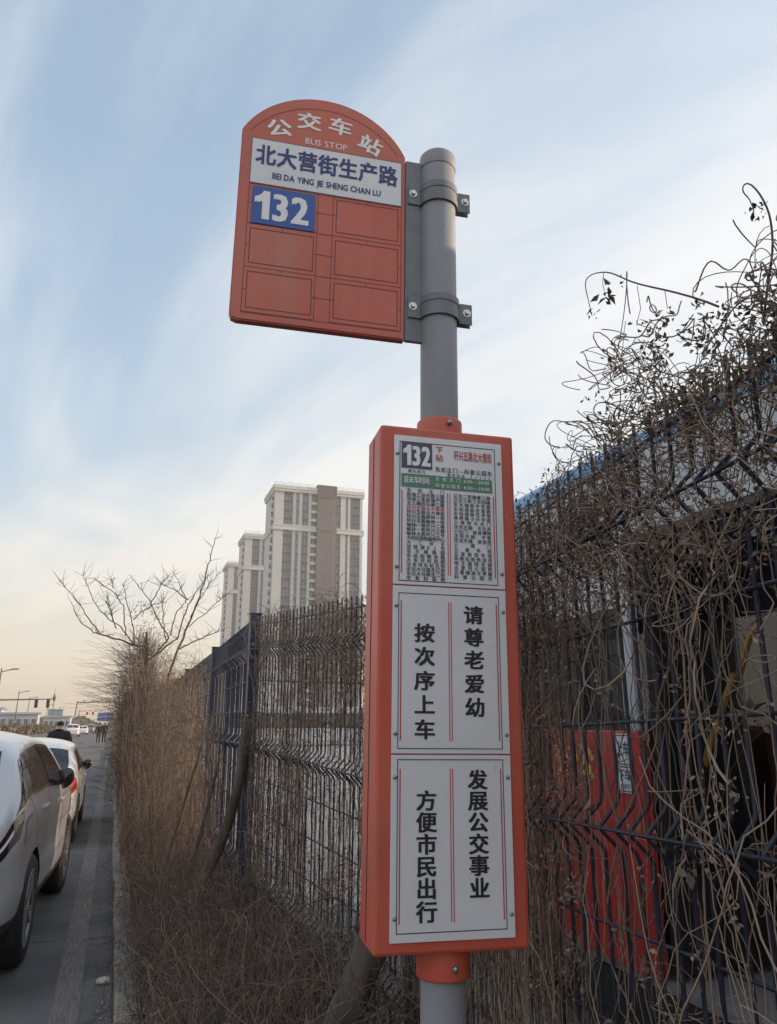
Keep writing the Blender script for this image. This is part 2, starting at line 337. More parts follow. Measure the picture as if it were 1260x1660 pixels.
class Print:
    def __init__(s): s.b = MB()
    def cjk(s, ch, cx, cz, w_, h_, y, m, bold=0.0, ang=0.0):
        V, F = glyph(ch)
        if not len(V): return
        q = (V - EM_C) / EM_S * [w_, h_]; ca, sa = math.cos(ang), math.sin(ang)
        for k, (dx, dz) in enumerate(((0, 0), (-1, -.6), (1, .6), (-1, .6), (1, -.6)) if bold > 0 else ((0, 0),)):   # heavier strokes: shifted overprints
            ex, ez = dx * bold * w_, dz * bold * h_
            s.b.add([(cx + (a + ex) * ca - (b + ez) * sa, y - .00006 * k, cz + (a + ex) * sa + (b + ez) * ca) for a, b in q], F, m)
    def row(s, txt, x0, x1, zc, h_, y, m, bold=0.0, cw=None):
        n = len(txt); cw = cw or (x1 - x0) / n
        for i, ch in enumerate(txt):
            if ch == ' ': continue
            s.cjk(ch, x0 + cw / 2 + (x1 - x0 - cw) * (i / max(n - 1, 1)), zc, cw, h_, y, m, bold)
    def latin(s, txt, x0, x1, z0, z1, y, m, bold=0.0, gap=0.10):
        Vs = []; Fs = []; x = 0; n = 0
        for ch in txt:
            if ch == ' ': x += 0.32; continue
            V, F = glyph(ch); V = V.copy(); V[:, 0] += x - V[:, 0].min(); x = V[:, 0].max() + gap
            Vs.append(V); Fs += [[i + n for i in f] for f in F]; n += len(V)
        V = np.concatenate(Vs); lo, hi = V.min(0), V.max(0)
        q = (V - lo) / (hi - lo) * [x1 - x0, z1 - z0] + [x0, z0]
        k_ = (z1 - z0) / (hi - lo)[1]
        for k, (dx, dz) in enumerate(((0, 0), (-1, -.5), (1, .5), (-1, .5), (1, -.5)) if bold > 0 else ((0, 0),)):
            s.b.add([(a + dx * bold * k_, y - .00006 * k, b + dz * bold * k_) for a, b in q], Fs, m)
    def rect(s, x0, x1, z0, z1, y, m): s.b.add([(x0, y, z0), (x1, y, z0), (x1, y, z1), (x0, y, z1)], [(0, 1, 2, 3)], m)
    def frame(s, x0, x1, z0, z1, t, y, m):
        s.rect(x0, x1, z1 - t, z1, y, m); s.rect(x0, x1, z0, z0 + t, y, m)
        s.rect(x0, x0 + t, z0 + t, z1 - t, y, m); s.rect(x1 - t, x1, z0 + t, z1 - t, y, m)
    def build(s, name, parent): return s.b.build(name, parent)

# ------------------------------------------------------------------ ground, road, kerb, yard
def sheet(name, x0, x1, y0, y1, z, m, nx=1, ny=1, rough=0.0):
    xs = np.linspace(x0, x1, nx + 1); ys = np.linspace(y0, y1, ny + 1)
    b = MB(); vs = [(x, y, z + (random.uniform(-rough, rough) if rough else 0)) for y in ys for x in xs]
    b.add(vs, [(j * (nx + 1) + i, j * (nx + 1) + i + 1, (j + 1) * (nx + 1) + i + 1, (j + 1) * (nx + 1) + i) for j in range(ny) for i in range(nx)], m, rough > 0)
    return tag(b.build(name), kind='structure')
sheet('ground', -1500, 1500, -300, 2500, -0.012, 'land')
sheet('road', -11.5, 0.14, -30, 420, 0.0, 'asphalt')
sheet('road_marking', -0.205, -0.045, -30, 300, 0.004, 'line_paint')
sheet('verge', 0.27, 1.55, -6, 60, 0.10, 'soil', 8, 200, 0.025)
sheet('yard', 1.56, 220, -30, 215, 0.02, 'yard_concrete')
kb = tag(empty('kerb', (0.14, 0, 0)), kind='structure')
bm_ = MB(); bm_.box(0, 0.14, 0, 0.985, -0.05, 0.125, 'kerb_stone', 0.012); kme = bm_.mesh('kerb_stone')
for i in range(62):
    o = obj('kerb_stone', kme, kb, (random.uniform(-.006, .006), -2 + i * 1.0, random.uniform(-.006, .004)), (0, random.uniform(-.012, .012), random.uniform(-.004, .004)))
bm_ = MB(); bm_.box(0.0, 0.14, 60, 300, -0.05, 0.122, 'kerb_stone'); bm_.build('kerb_run', kb)

# ------------------------------------------------------------------ the bus stop sign
DS = (0.99511, -0.09873)
root = empty('bus_stop_sign', (0.67677 - 0.018 * DS[0], 1.61384 - 0.018 * DS[1], 0), (0, 0.0115, math.atan2(DS[1], DS[0])))
tag(root, 'orange bus stop sign on a grey steel pole with a tall notice box', 'bus stop sign')
b = MB(); b.lathe([(0.046, -0.1), (0.046, 3.085)], 'pole_grey', 40); b.build('pole', root)
b = MB(); b.lathe([(0.0475, 3.075), (0.0485, 3.08), (0.0485, 3.108), (0.0475, 3.114), (0.044, 3.118), (0.03, 3.1205), (0.0, 3.1215)], 'pole_grey', 40); b.build('pole_cap', root)
# board
bx0, bx1, bz0, bzs, bza = -0.517, -0.092, 2.562, 3.098, 3.232
def arch(x0, x1, zs, za, n=28):
    c = (x0 + x1) / 2; h = (x1 - x0) / 2; s_ = za - zs; r_ = (h * h + s_ * s_) / (2 * s_); a = math.asin(h / r_)
    return [(c + r_ * math.sin(a - 2 * a * i / n), za - r_ + r_ * math.cos(a - 2 * a * i / n)) for i in range(n + 1)]
poly = [(bx0 + 0.018, bz0), (bx1, bz0)] + arch(bx0, bx1, bzs, bza) + [(bx0, bz0 + 0.018), (bx0 + 0.005, bz0 + 0.005)]
bm = bmesh.new(); vv = [bm.verts.new((x, -0.010, z)) for x, z in poly]; f = bm.faces.new(vv)
r_ = bmesh.ops.extrude_face_region(bm, geom=[f]); 
for g in r_['geom']:
    if isinstance(g, bmesh.types.BMVert): g.co.y = 0.012
bmesh.ops.recalc_face_normals(bm, faces=bm.faces[:])
bmesh.ops.bevel(bm, geom=[e for e in bm.edges if all(abs(v.co.y + 0.010) < 1e-6 for v in e.verts)], offset=0.003, segments=2, affect='EDGES')
me = bpy.data.meshes.new('sign_board'); bm.to_mesh(me); bm.free(); me.materials.append(MATS['sign_red_board'])
board = obj('sign_board', me, root)
Y0 = -0.0105
p = Print()
ar = arch(bx0 + 0.022, bx1 - 0.022, bzs - 0.002, bza - 0.034, 40)   # inner printed outline
for i in range(len(ar) - 1):
    (xa, za), (xb, zb) = ar[i], ar[i + 1]; L_ = math.hypot(xb - xa, zb - za); nx_, nz_ = -(zb - za) / L_ * .0008, (xb - xa) / L_ * .0008
    p.b.add([(xa - nx_, Y0, za - nz_), (xb - nx_, Y0, zb - nz_), (xb + nx_, Y0, zb + nz_), (xa + nx_, Y0, za + nz_)], [(0, 1, 2, 3)], 'print_maroon')
def hl(x0, x1, z, t=.0016): p.rect(x0, x1, z - t / 2, z + t / 2, Y0, 'print_maroon')
def vl(x, z0, z1, t=.0016): p.rect(x - t / 2, x + t / 2, z0, z1, Y0, 'print_maroon')
GL, GR, GB = -0.490, -0.102, 2.582
vl(GL, GB, 2.936); vl(GR, GB, 2.936); hl(GL, GR, GB)
vl(-0.3175, GB, 2.936); vl(-0.2795, GB, 2.936)
cells = [(2.836, 2.932), (2.716, 2.814), (2.595, 2.694)]
for k, (z0, z1) in enumerate(cells):
    for x0, x1 in ((-0.4815, -0.3245), (-0.2715, -0.1095)):
        if not (k == 0 and x0 < -.4):
            p.frame(x0, x1, z0, z1, .0022, Y0, 'print_maroon')
        xm = (x0 + x1) / 2
        vl(xm, z1, z1 + .010); hl(x0 - .008, x0, (z0 + z1) / 2); hl(x1, x1 + .008, (z0 + z1) / 2)
    hl(GL, -0.3175, z0 - .0105); hl(-0.2795, GR, z0 - .0105)
    hl(-0.3175, -0.2795, (z0 + z1) / 2)
    if k: hl(-0.3175, -0.2795, z1 + .0105)
p.build('printed_grid', board)
p = Print()
for ch, cx_, cz_, an in (('公', -.425, 3.117, .20), ('交', -.3495, 3.153, .02), ('车', -.2675, 3.154, -.13), ('站', -.187, 3.114, -.36)):
    p.cjk(ch, cx_, cz_, .060, .050, Y0 - .0004, 'print_white', 0.028, an)
p.latin('BUS STOP', -.357, -.248, 3.084, 3.102, Y0 - .0004, 'print_white', -0.002, 0.09)
p.build('title_lettering', board)
b = MB(); b.box(-0.4915, -0.1015, -0.0125, -0.0098, 2.940, 3.075, 'panel_white'); pl_ = b.build('name_plate', board)
Y1 = -0.0130
p = Print(); p.frame(-0.4912, -0.1018, 2.9403, 3.0747, .0016, Y1, 'print_frame'); p.row('北大营街生产路', -.478, -.115, 3.026, .058, Y1 - .0004, 'print_navy', 0.030, .0475)
p.latin('BEI DA YING JIE SHENG CHAN LU', -.435, -.158, 2.955, 2.978, Y1 - .0004, 'print_navy', 0.018, 0.10)
p.build('stop_name_lettering', board)
b = MB(); b.box(-0.4815, -0.3245, -0.0125, -0.0098, 2.827, 2.933, 'plate_blue'); b.build('route_plate', board)
p = Print(); p.latin('132', -.4715, -.344, 2.841, 2.919, Y1 - .0003, 'print_white', 0.034, 0.17); p.build('route_number', board)
# bracket plate and clamps
b = MB(); b.box(-0.0895, -0.0405, -0.006, 0.006, 2.563, 3.090, 'bracket_grey', 0.0015); b.build('bracket_plate', root)
for zc in (2.985, 2.655):
    b = MB()
    for sgn in (-1, 1):
        ring = []
        prof = [(0.0470, -0.0285), (0.0525, -0.0285), (0.0525, -0.011), (0.0505, -0.009), (0.0505, .009), (0.0525, .011), (0.0525, 0.0285), (0.0470, 0.0285)]
        n_ = 40; vs = []
        for j in range(n_ + 1):
            a = math.pi * (0.06 + 0.88 * j / n_) * sgn
            for r2, h in prof: vs.append((r2 * math.cos(a), r2 * math.sin(a), zc + h))
        k_ = len(prof)
        b.add(vs, [(j * k_ + i, j * k_ + (i + 1) % k_, (j + 1) * k_ + (i + 1) % k_, (j + 1) * k_ + i) for j in range(n_) for i in range(k_)], 'bracket_grey', False)
        ys = sorted((sgn * 0.0065, sgn * 0.0105))
        b.box(0.049, 0.086, ys[0], ys[1], zc - .0285, zc + .0285, 'bracket_grey', .001)
        b.box(-0.083, -0.049, ys[0], ys[1], zc - .0285, zc + .0285, 'bracket_grey', .001)
    c_ = b.build('clamp', root)
    for xb in (-0.070, 0.072):
        q = MB(); q.lathe([(0, -.0185), (.006, -.0185), (.0065, -.017), (.0065, -.012), (.011, -.0115), (.011, -.0103)], 'steel', 8, 'y', (xb, 0, zc + .003), False); q.build('bolt', c_)
        q = MB(); q.lathe([(0, .022), (.005, .022), (.005, .014), (.0085, .014), (.0085, .0105)], 'steel', 6, 'y', (xb, 0, zc + .003), False); q.build('nut', c_)
# notice box
X0, X1, YF, YB, Z0, Z1 = -0.1605, 0.1605, -0.070, 0.066, 1.219, 2.310
b = MB(); b.box(X0, X1, YF, YB, Z0, Z1, 'sign_red', 0.007); box = b.build('notice_box', root)
b = MB()
for sx in (-1, 1):
    xs = X0 if sx < 0 else X1
    b.box(xs - .0012 if sx < 0 else xs - .002, xs + .002 if sx < 0 else xs + .0012, -.0008, .0012, Z0 + .012, Z1 - .012, 'seam')
b.build('side_seam', box)
for z0, z1, zs in ((2.305, 2.352, 2.336), (1.163, 1.224, 1.188)):
    b = MB(); b.lathe([(.0462, z0), (.0540, z0), (.0545, z0 + .003), (.0545, z1 - .003), (.054, z1), (.0462, z1)], 'sign_red', 36); c_ = b.build('collar', box)
    q = MB(); q.lathe([(0, -.063), (.0045, -.0625), (.0065, -.060), (.0068, -.056), (.0068, -.051)], 'screw_zinc', 10, 'y', (0.008, 0, zs)); q.build('screw', box)
PX0, PX1 = -0.1295, 0.1285
spl = [(1.9415, 2.2855), (1.5915, 1.9385), (1.2430, 1.5885)]
panels = []
for z0, z1 in spl:
    b = MB(); b.box(PX0, PX1, YF - .004, YF - .0004, z0, z1, 'panel_white', 0.0008); panels.append(b.build('notice_panel', root))
tag(panels[0], 'white timetable panel with route number 132'); tag(panels[1], 'middle white panel with two columns of black characters'); tag(panels[2], 'lowest white panel with two columns of six black characters')
YP = YF - .0046; YQ = YP - .0003
def screws(i, L_):
    for x, z in L_:
        q = MB(); q.lathe([(0, YP - .0035), (.003, YP - .003), (.0042, YP - .0015), (.0044, YP + .0008)], 'screw_zinc', 10, 'y', (x, 0, z)); q.build('screw', panels[i])
screws(0, [(-.1222, 2.241), (.1210, 2.238), (-.1222, 1.980), (.1210, 1.976)])
screws(1, [(-.1222, 1.895), (.1210, 1.891), (-.1222, 1.631), (.1210, 1.630)])
screws(2, [(-.1215, 1.546), (.1210, 1.545), (-.1205, 1.286), (.1210, 1.286)])
def rules(i, z0, z1):
    for x, t in ((-.111, .0013), (.1055, .0013), (-.0045, .0010), (.0008, .0010)):
        p = Print(); p.rect(x - t, x + t, z0, z1, YP, 'print_red'); p.build('red_rule', panels[i])
for i, (z0, z1) in enumerate(((1.949, 2.2715), (1.6005, 1.9235), (1.2585, 1.5805))):
    p = Print(); p.frame(-.1172, .1118, z0, z1, .0018, YP, 'print_frame'); p.build('printed_frame', panels[i])
rules(0, 1.966, 2.155); rules(1, 1.617, 1.907); rules(2, 1.276, 1.562)
for t_, xs_, z_ in (('请尊老爱幼', .0520, (1.8805, 1.8320, 1.7835, 1.7335, 1.6845)), ('按次序上车', -.0590, (1.8375, 1.7880, 1.7375, 1.6885, 1.6385))):
    p = Print()
    for ch, zc in zip(t_, z_): p.cjk(ch, xs_, zc, .0425, .0385, YQ, 'print_black', 0.036)
    p.build('courtesy_lettering', panels[1])
for t_, xs_, z_ in (('发展公交事业', .0545, (1.5396, 1.4988, 1.4577, 1.4165, 1.3762, 1.3345)), ('方便市民出行', -.0555, (1.4999, 1.4591, 1.4177, 1.3772, 1.3368, 1.2952))):
    p = Print()
    for ch, zc in zip(t_, z_): p.cjk(ch, xs_, zc, .0405, .0375, YQ, 'print_black', 0.036)
    p.build('slogan_lettering', panels[2])
b = MB(); b.box(-.1125, -.0405, YP - .0006, YP + .0004, 2.208, 2.2695, 'plate_slate'); b.build('route_plate', panels[0])
b = MB(); b.box(-.1125, .1030, YP - .0006, YP + .0004, 2.1635, 2.1945, 'plate_green'); b.build('hours_band', panels[0])
p = Print(); YR = YP - .0010
p.latin('132', -.1065, -.0465, 2.2150, 2.2625, YR, 'print_white', 0.034, 0.17)
p.cjk('下', -.0240, 2.2575, .018, .0165, YR, 'print_red', 0.012); p.cjk('站', -.0240, 2.2380, .018, .0165, YR, 'print_red', 0.012)
p.row('轩兴五路北大营街', .0115, .1035, 2.2475, .0235, YR, 'print_red', 0.012, .0108)
p.row('东机正门—科普公园东', -.0335, .1030, 2.2100, .0120, YR, 'print_black', 0.01, .0115)
p.row('票价贰元', -.0970, -.0565, 2.2010, .0080, YR, 'print_black', 0.005, .0085)
p.row('服务电话:12340', -.0050, .1025, 2.1985, .0080, YR, 'print_black', 0.005, .0080)
p.row('首末车时间:', -.1075, -.0365, 2.1800, .0165, YR, 'print_white', 0.012)
p.row('东机正门', -.0330, .0260, 2.1868, .0098, YR, 'print_white', 0.006, .0095); p.latin('6:00—20:00', .0345, .0955, 2.1830, 2.1905, YR, 'print_white', 0.01, .12)
p.row('科普公园东', -.0330, .0260, 2.1718, .0098, YR, 'print_white', 0.006, .0095); p.latin('6:20—21:00', .0345, .0955, 2.1680, 2.1755, YR, 'print_white', 0.01, .12)
p.build('route_heading', panels[0])
LST1 = ['东机正门', '民强三田乐群三路', '劳动三街民强产园', '北三期田乐康三路', '轩兴五路北大营街', '轩兴五路北大林街', '轩兴五路柳林一街', '轩兴五路榆林一街', '榆林一路轩兴二路', '榆林一街轩兴三路', '榆林大街轩兴三号', '大东区政务服务中心', '大二台子', '沈铁湖03号', '东方城路园', '东站街联合路', '大东河科技园', '沈东河东站北街', '东北大马路东辽街', '东北大马路生二街', '市骨科医院']
LST2 = ['辽沈二街御泰三路', '辽沈三街工农四路', '东北城街中学路', '东站城街农垦路', '东站城街艺术场', '津桥路小什字街', '小津桥大北门', '沈河方园·大北关', '小北门·故宫博物', '沈河方城·中街', '沈河方城·故宫西', '小南门', '五爱市场', '五爱街西市场', '风雨坛街西滨河', '地王国际花园', '五里河公园西', '五爱隧道文萃路', '科普公园东']
p = Print()
for LST, x0, x1, zt, zb in ((LST1, -.1000, -.0125, 2.1555, 1.9560), (LST2, .0090, .0975, 2.1505, 1.9640)):
    n_ = len(LST)
    for i, t_ in enumerate(LST):
        zc = zt + (zb - zt) * i / (n_ - 1); m_ = 'print_red' if t_ == '轩兴五路北大营街' else 'print_black'
        p.row(t_, x0, x1, zc, .0094, YR, m_, 0.012, .0098)
p.build('stop_list_lettering', panels[0])

# ------------------------------------------------------------------ fence of bent steel bars
d1 = np.array([-0.131, 1.0, 0.058]); d2 = np.array([0.085, 1.0, -0.029])
P0 = np.array([0.99, 6.1, 2.43]); P1 = P0 - d1 * 2.6
P2 = P1 - d2 * 2.8; P3 = P2 - np.array([0.05, 1.0, -0.01]) * 2.8
PF = [P0]
for k in range(1, 10): PF.append(np.array([1.0 + (0.03 if k % 2 else -0.02), 6.1 + 2.9 * k, 2.43 + (0.02 if k % 2 else -.02) - 0.02 * min(k, 3)]))
class Run:
    def __init__(s, a, b): s.a = a; s.d = b - a; s.len = np.hypot(s.d[0], s.d[1]); s.d = s.d / s.len; s.o = np.array([-s.d[1], s.d[0], 0.0]) if False else np.array([-abs(s.d[1]), s.d[0] * (1 if s.d[1] > 0 else -1), 0.0])
    def P(s, t, h, o=0.0):     # t metres along the run, h metres below the top, o metres towards the road
        t = np.asarray(t, float)[..., None]; h = np.asarray(h, float)[..., None]; o = np.asarray(o, float)[..., None]
        return s.a + s.d * t + s.o * o - np.array([0, 0, 1.0]) * h
NEAR = Run(P1, P2); MID = Run(P1, P0); NEAR2 = Run(P2, P3); FAR = [Run(PF[i], PF[i + 1]) for i in range(9)]
VS = (0.22, 0.92, 1.80)
hs = [-0.035]; os_ = [0.0]
for v_ in VS: hs += [v_ - .068, v_ - .052, v_ - .006, v_ + .006, v_ + .052, v_ + .068]; os_ += [0.0, 0.006, 0.052, 0.052, 0.006, 0.0]
hs.append(2.12); os_.append(0.0)
fence = empty('steel_fence', tuple(P0 - [0, 0, 2.1])); tag(fence, 'dark blue bent-wire steel fence along the yard, overgrown with dead vines', 'fence')
fo = np.array(fence.location)
def bar_mesh(run):
    b = MB(); pts = [(-h * 0 + run.o[0] * o, run.o[1] * o, -h) for h, o in zip(hs, os_)]; b.tube(pts, 0.0050, 'bar_navy', 6); return b.mesh('bar')
def fence_run(run, first=0.035, asbars=True):
    me = bar_mesh(run); n_ = int((run.len - 0.05) / 0.0705); 
    if asbars:
        for i in range(n_):
            t = first + i * 0.0705; obj('bar', me, fence, tuple(run.P(t, 0) - fo), (random.uniform(-.006, .006), random.uniform(-.006, .006), 0))
    else:
        S = []; V = np.array([v.co[:] for v in me.vertices]); F = [list(p_.vertices) for p_ in me.polygons]; b = MB()
        for i in range(n_): b.add(V + run.P(first + i * 0.0705, 0) - fo, F, 'bar_navy', True)
        tag(b.build('bars', fence), kind='stuff')
    for h, o in ((0.03, 0), (0.22, .058), (0.45, 0.006), (0.68, .006), (0.92, .058), (1.14, .006), (1.36, .006), (1.58, .006), (1.80, .058), (2.06, .006)):
        b = MB(); b.tube([run.P(0.01, h, o) - fo, run.P(run.len / 2, h, o) - fo + [0, 0, random.uniform(-.006, .006)], run.P(run.len - .01, h, o) - fo], 0.0046, 'bar_navy', 5); b.build('rail', fence)
def post(p_, ex=0.055):
    b = MB(); b.box(-.042, .042, -.042, .042, -2.5, ex, 'fence_navy_lit', .006); b.box(-.046, .046, -.046, .046, ex, ex + .012, 'fence_navy_lit', .003); b.build('post', fence, tuple(p_ - fo + np.array([0.0, 0.0, 0])))
fence_run(NEAR); fence_run(MID); fence_run(NEAR2)
for i, r_ in enumerate(FAR): fence_run(r_, asbars=i < 2)
for q in [P0, P1, P2, P3] + PF[1:]: post(q)

# ------------------------------------------------------------------ dead vines on the fence
def climbers(S, run, n, t0, t1, h0, h1, len_, wig, o0, o1, r0, r1, k=14, drift=0.15, tone=None, hmin=-.02, clump=0):
    t = RNG.uniform(t0, t1, n)
    if clump: cc = RNG.uniform(t0, t1, clump); t = np.where(RNG.random(n) < .7, cc[RNG.integers(0, clump, n)] + RNG.normal(0, .045, n), t)
    t = t[:, None]; hb = RNG.uniform(h0, h1, n)[:, None]; Lg = RNG.uniform(*len_, n)[:, None]
    u = np.linspace(0, 1, k)[None]
    T = t + RNG.normal(0, drift, n)[:, None] * u + walk(n, k, wig) + 0.012 * np.sin(u * RNG.uniform(4, 16, n)[:, None] + RNG.uniform(0, 6, n)[:, None])
    Hh = hb - Lg * u + walk(n, k, wig * 0.6); O = RNG.uniform(o0, o1, n)[:, None] + walk(n, k, wig * 0.7)
    over = np.maximum(hmin + RNG.uniform(.0, .09, (n, 1)) - Hh, 0)          # stems that reach the top flop over and hang back
    Hh = Hh + over * RNG.uniform(1.0, 1.7, (n, 1)); T = T + over * RNG.normal(0, .5, (n, 1)); O = O + np.minimum(over, .25) * RNG.normal(.1, .22, (n, 1))
    T = np.clip(T, -.05 + 0 * T, run.len + .05)
    S.add(run.P(T, Hh, O), RNG.uniform(r0, r1, n), 3, tone if tone is None else np.clip(RNG.normal(tone, .2, n), 0, 1), 0.6)
def tangle(S, cen, spread, n, size, r0, r1, k=14, tone=None):
    u = np.linspace(0, 1, k)[None, :, None]; C_ = cen + RNG.normal(size=(n, 3)) * spread
    P = C_[:, None] + 0
    for m_ in (1, 2, 3):
        P = P + RNG.normal(size=(n, 1, 3)) * size / m_ * np.sin(2 * np.pi * u * m_ * RNG.uniform(.25, .7, (n, 1, 1)) + RNG.uniform(0, 6.28, (n, 1, 3)))
    S.add(P, RNG.uniform(r0, r1, n), 3, tone if tone is None else np.clip(RNG.normal(tone, .2, n), 0, 1), 0.7)
def clusters(S, C_, n_each, rad, size, tone=None):
    C_ = np.asarray(C_); k = len(C_) * n_each
    c = np.repeat(C_, n_each, 0) + RNG.normal(size=(k, 3)) * rad
    S.leaves(c, RNG.uniform(size * .6, size * 1.3, k), tone if tone is None else np.clip(RNG.normal(tone, .2, k), 0, 1), 0.55)
# near section (right of the sign)
S = Strands(); S.gain = 1.1
climbers(S, NEAR, 380, 0.0, 1.55, 1.4, 2.1, (0.8, 2.2), .010, -.03, .07, .0010, .0022, 16)
climbers(S, NEAR, 520, 0.0, 1.52, 0.5, 2.0, (0.4, 1.3), .018, -.04, .09, .0008, .0018, 16)
climbers(S, NEAR, 36, 1.5, 2.8, 1.2, 2.1, (0.7, 1.9), .012, -.02, .05, .0010, .0024, 20, drift=.08, clump=9)
climbers(S, NEAR, 34, 1.5, 2.8, 0.5, 1.9, (0.3, 1.0), .034, -.04, .11, .0008, .0018, 20, drift=.3)
climbers(S, NEAR, 11, 1.6, 2.7, 0.3, 1.9, (0.6, 1.3), .022, .03, .10, .0016, .0030, 24, drift=.35, tone=.85)
climbers(S, NEAR, 90, 1.5, 2.8, 0.05, 0.75, (0.2, 0.75), .026, -.05, .10, .0008, .0020, 18, drift=.2)
for _ in range(20):
    t = random.uniform(1.4, 2.7); h = random.choice((.2, .2, .05, .5, .92, 1.3, 1.8)) + random.uniform(-.08, .08)
    tangle(S, NEAR.P(t, h, .03), .04, 7, .05, .0008, .0018)
for _ in range(40): tangle(S, NEAR.P(random.uniform(.9, 1.55), random.uniform(.2, 1.9), .03), .06, 9, .05, .0007, .0015, tone=.3)
for _ in range(70):      # thick mat along the top of the dense stretch
    t = random.uniform(.6, 1.95); tangle(S, NEAR.P(t, random.uniform(.09, .42 if t < 1.6 else .28), .02), .03, 10, .034, .0008, .0017, tone=.55)
BUSH = lambda t: float(np.interp(t, [1.82, 1.92, 2.04, 2.2, 2.45, 2.9], [.0, .05, .18, .18, .10, .09]))
for _ in range(27):
    t = random.uniform(1.9, 2.9); tangle(S, NEAR.P(t, random.uniform(.02, .40), random.uniform(-.02, .09)), .035, 8, .045, .0009, .0024, 18, tone=.8)
for _ in range(3): tangle(S, NEAR.P(random.uniform(1.6, 2.1), random.uniform(.3, 1.7), random.uniform(.02, .09)), .05, 3, .12, .0010, .0024, 22, tone=.75)
for _ in range(48):      # bush above the fence further right
    t = random.uniform(1.85, 2.9); tangle(S, NEAR.P(t, random.uniform(-BUSH(t), .12), random.uniform(-.05, .09)), .030, 9, .034, .0009, .0019, 20, tone=.55)
climbers(S, NEAR, 46, 1.5, 2.8, 0.9, 2.1, (0.5, 1.6), .016, .0, .05, .0009, .0020, 22, drift=.05, clump=14, tone=.7)
S.build('vine_stems', 'vine'); vs_ = bpy.data.objects['vine_stems']
tag(vs_, 'tangle of dead brown vine stems covering the fence right of the sign', 'vines', kind='stuff')
S = Strands()
C_ = [NEAR.P(random.uniform(1.2, 2.75), random.choice((random.uniform(-.02, .4), random.uniform(.3, 1.9))), random.uniform(.0, .09)) for _ in range(230)]
clusters(S, C_, 14, .014, .015, .65)
C_ = [NEAR.P(t, random.uniform(-BUSH(t) - .03, .10), random.uniform(-.05, .09)) for t in np.random.default_rng(3).uniform(1.88, 2.9, 150)]
clusters(S, C_, 8, .012, .016, .25)
clusters(S, [NEAR.P(random.uniform(.7, 1.8), random.uniform(.0, .5), random.uniform(-.02, .07)) for _ in range(380)], 9, .016, .013, .5)
clusters(S, [NEAR.P(random.uniform(.9, 1.62), random.uniform(.1, 1.9), random.uniform(-.02, .08)) for _ in range(520)], 8, .016, .012, .45)
clusters(S, [NEAR.P(random.uniform(1.7, 2.8), random.uniform(.0, .45), random.uniform(.0, .09)) for _ in range(200)], 9, .014, .012, .6)
clusters(S, [NEAR.P(random.uniform(1.2, 2.7), random.uniform(.2, 1.9), .06) for _ in range(16)], 5, .012, .030, .3)
tag(S.build('vine_seed_heads', 'seed'), 'dry seed heads and curled dead leaves on the vines right of the sign', 'seed heads', kind='stuff')
# middle section (left of the sign)
S = Strands()
climbers(S, MID, 210, 0.0, 2.5, 1.2, 2.2, (0.5, 2.0), .007, -.03, .05, .0013, .0026, 14, clump=22)
climbers(S, MID, 220, 0.0, 2.5, 0.3, 1.8, (0.2, 0.9), .014, -.03, .06, .0010, .0020, 12, clump=16)
climbers(S, MID, 260, 0.0, 1.5, 0.1, 0.8, (0.1, 0.7), .016, -.03, .06, .0010, .0020, 12, clump=9)
climbers(S, MID, 90, 1.6, 2.55, 1.2, 2.2, (0.4, 1.0), .014, -.02, .08, .0012, .0022, 12)
for _ in range(120): tangle(S, MID.P(random.uniform(0, 2.45), random.choice((random.uniform(.0, .4), random.uniform(0, 2.1))), .02), .05, 8, .055, .0009, .0018, tone=.55)
clusters(S, [MID.P(random.uniform(0, 2.5), random.uniform(-.02, 2.0), .03) for _ in range(760)], 7, .02, .018, .6)
tag(S.build('hanging_vines', 'vine'), 'dead vine stems hanging on the fence panel between sign and blue post', 'vines', kind='stuff')
# far section, straw-like curtain
S = Strands()
for i, r_ in enumerate(FAR):
    dens = (90, 180, 230, 260, 280, 280, 280, 260, 220)[i]; rr = .0016 + .0007 * i
    top = .75 if i == 0 else (.12 if i == 1 else .0)
    climbers(S, r_, dens, 0 if i else .5, r_.len, .9 + top * .4, 2.3, (.4, 1.7 - top * .5), .022, -.02, .26, rr, rr * 1.8, 10, drift=.2, hmin=top * .8, clump=14)
    climbers(S, r_, dens // 2, 0 if i else .6, r_.len, top + .1, top + 1.0, (.1, .5), .04, .0, .22, rr, rr * 1.5, 9, hmin=top * .8)
    for _ in range(60 if i else 16): tangle(S, r_.P(random.uniform(.3 if i else .9, r_.len), random.uniform(top, 2.1), random.uniform(.05, .3)), .16, 9, .17, rr * .55, rr * .95)
tag(S.build('straw_curtain', 'straw'), 'straw-coloured dead creepers draped over the far stretch of fence', 'dead creepers', kind='stuff')

# two shoots standing up against the sky
def leafy(S, c, n, rad, size): clusters(S, [c] * 1, n, rad, size, .12)
def shoot(pts, leaves, label, side=()):
    pts = np.array(pts); t = np.linspace(0, 1, len(pts)); u = np.linspace(0, 1, 26)
    path = np.stack([np.interp(u, t, pts[:, i]) for i in range(3)], 1)
    for _ in range(2): path[1:-1] = (path[:-2] + path[1:-1] * 2 + path[2:]) / 4
    rt = empty('vine_shoot', tuple(path[0])); tag(rt, label, 'vine shoot', 'dead vine shoots against the sky')
    b = MB(); b.tube([tuple(q - path[0]) for q in path], list(np.linspace(.0026, .0011, 26)), 'branch', 6)
    for s_ in side: b.tube([tuple(np.array(q) - path[0]) for q in s_], .0009, 'branch', 5)
    b.build('stem', rt)
    for c, n_, rad, size in leaves:
        S = Strands(); clusters(S, [np.array(c) - path[0]], n_, rad, size, .1); S.build('dead_leaf', 'vine_dark', rt)
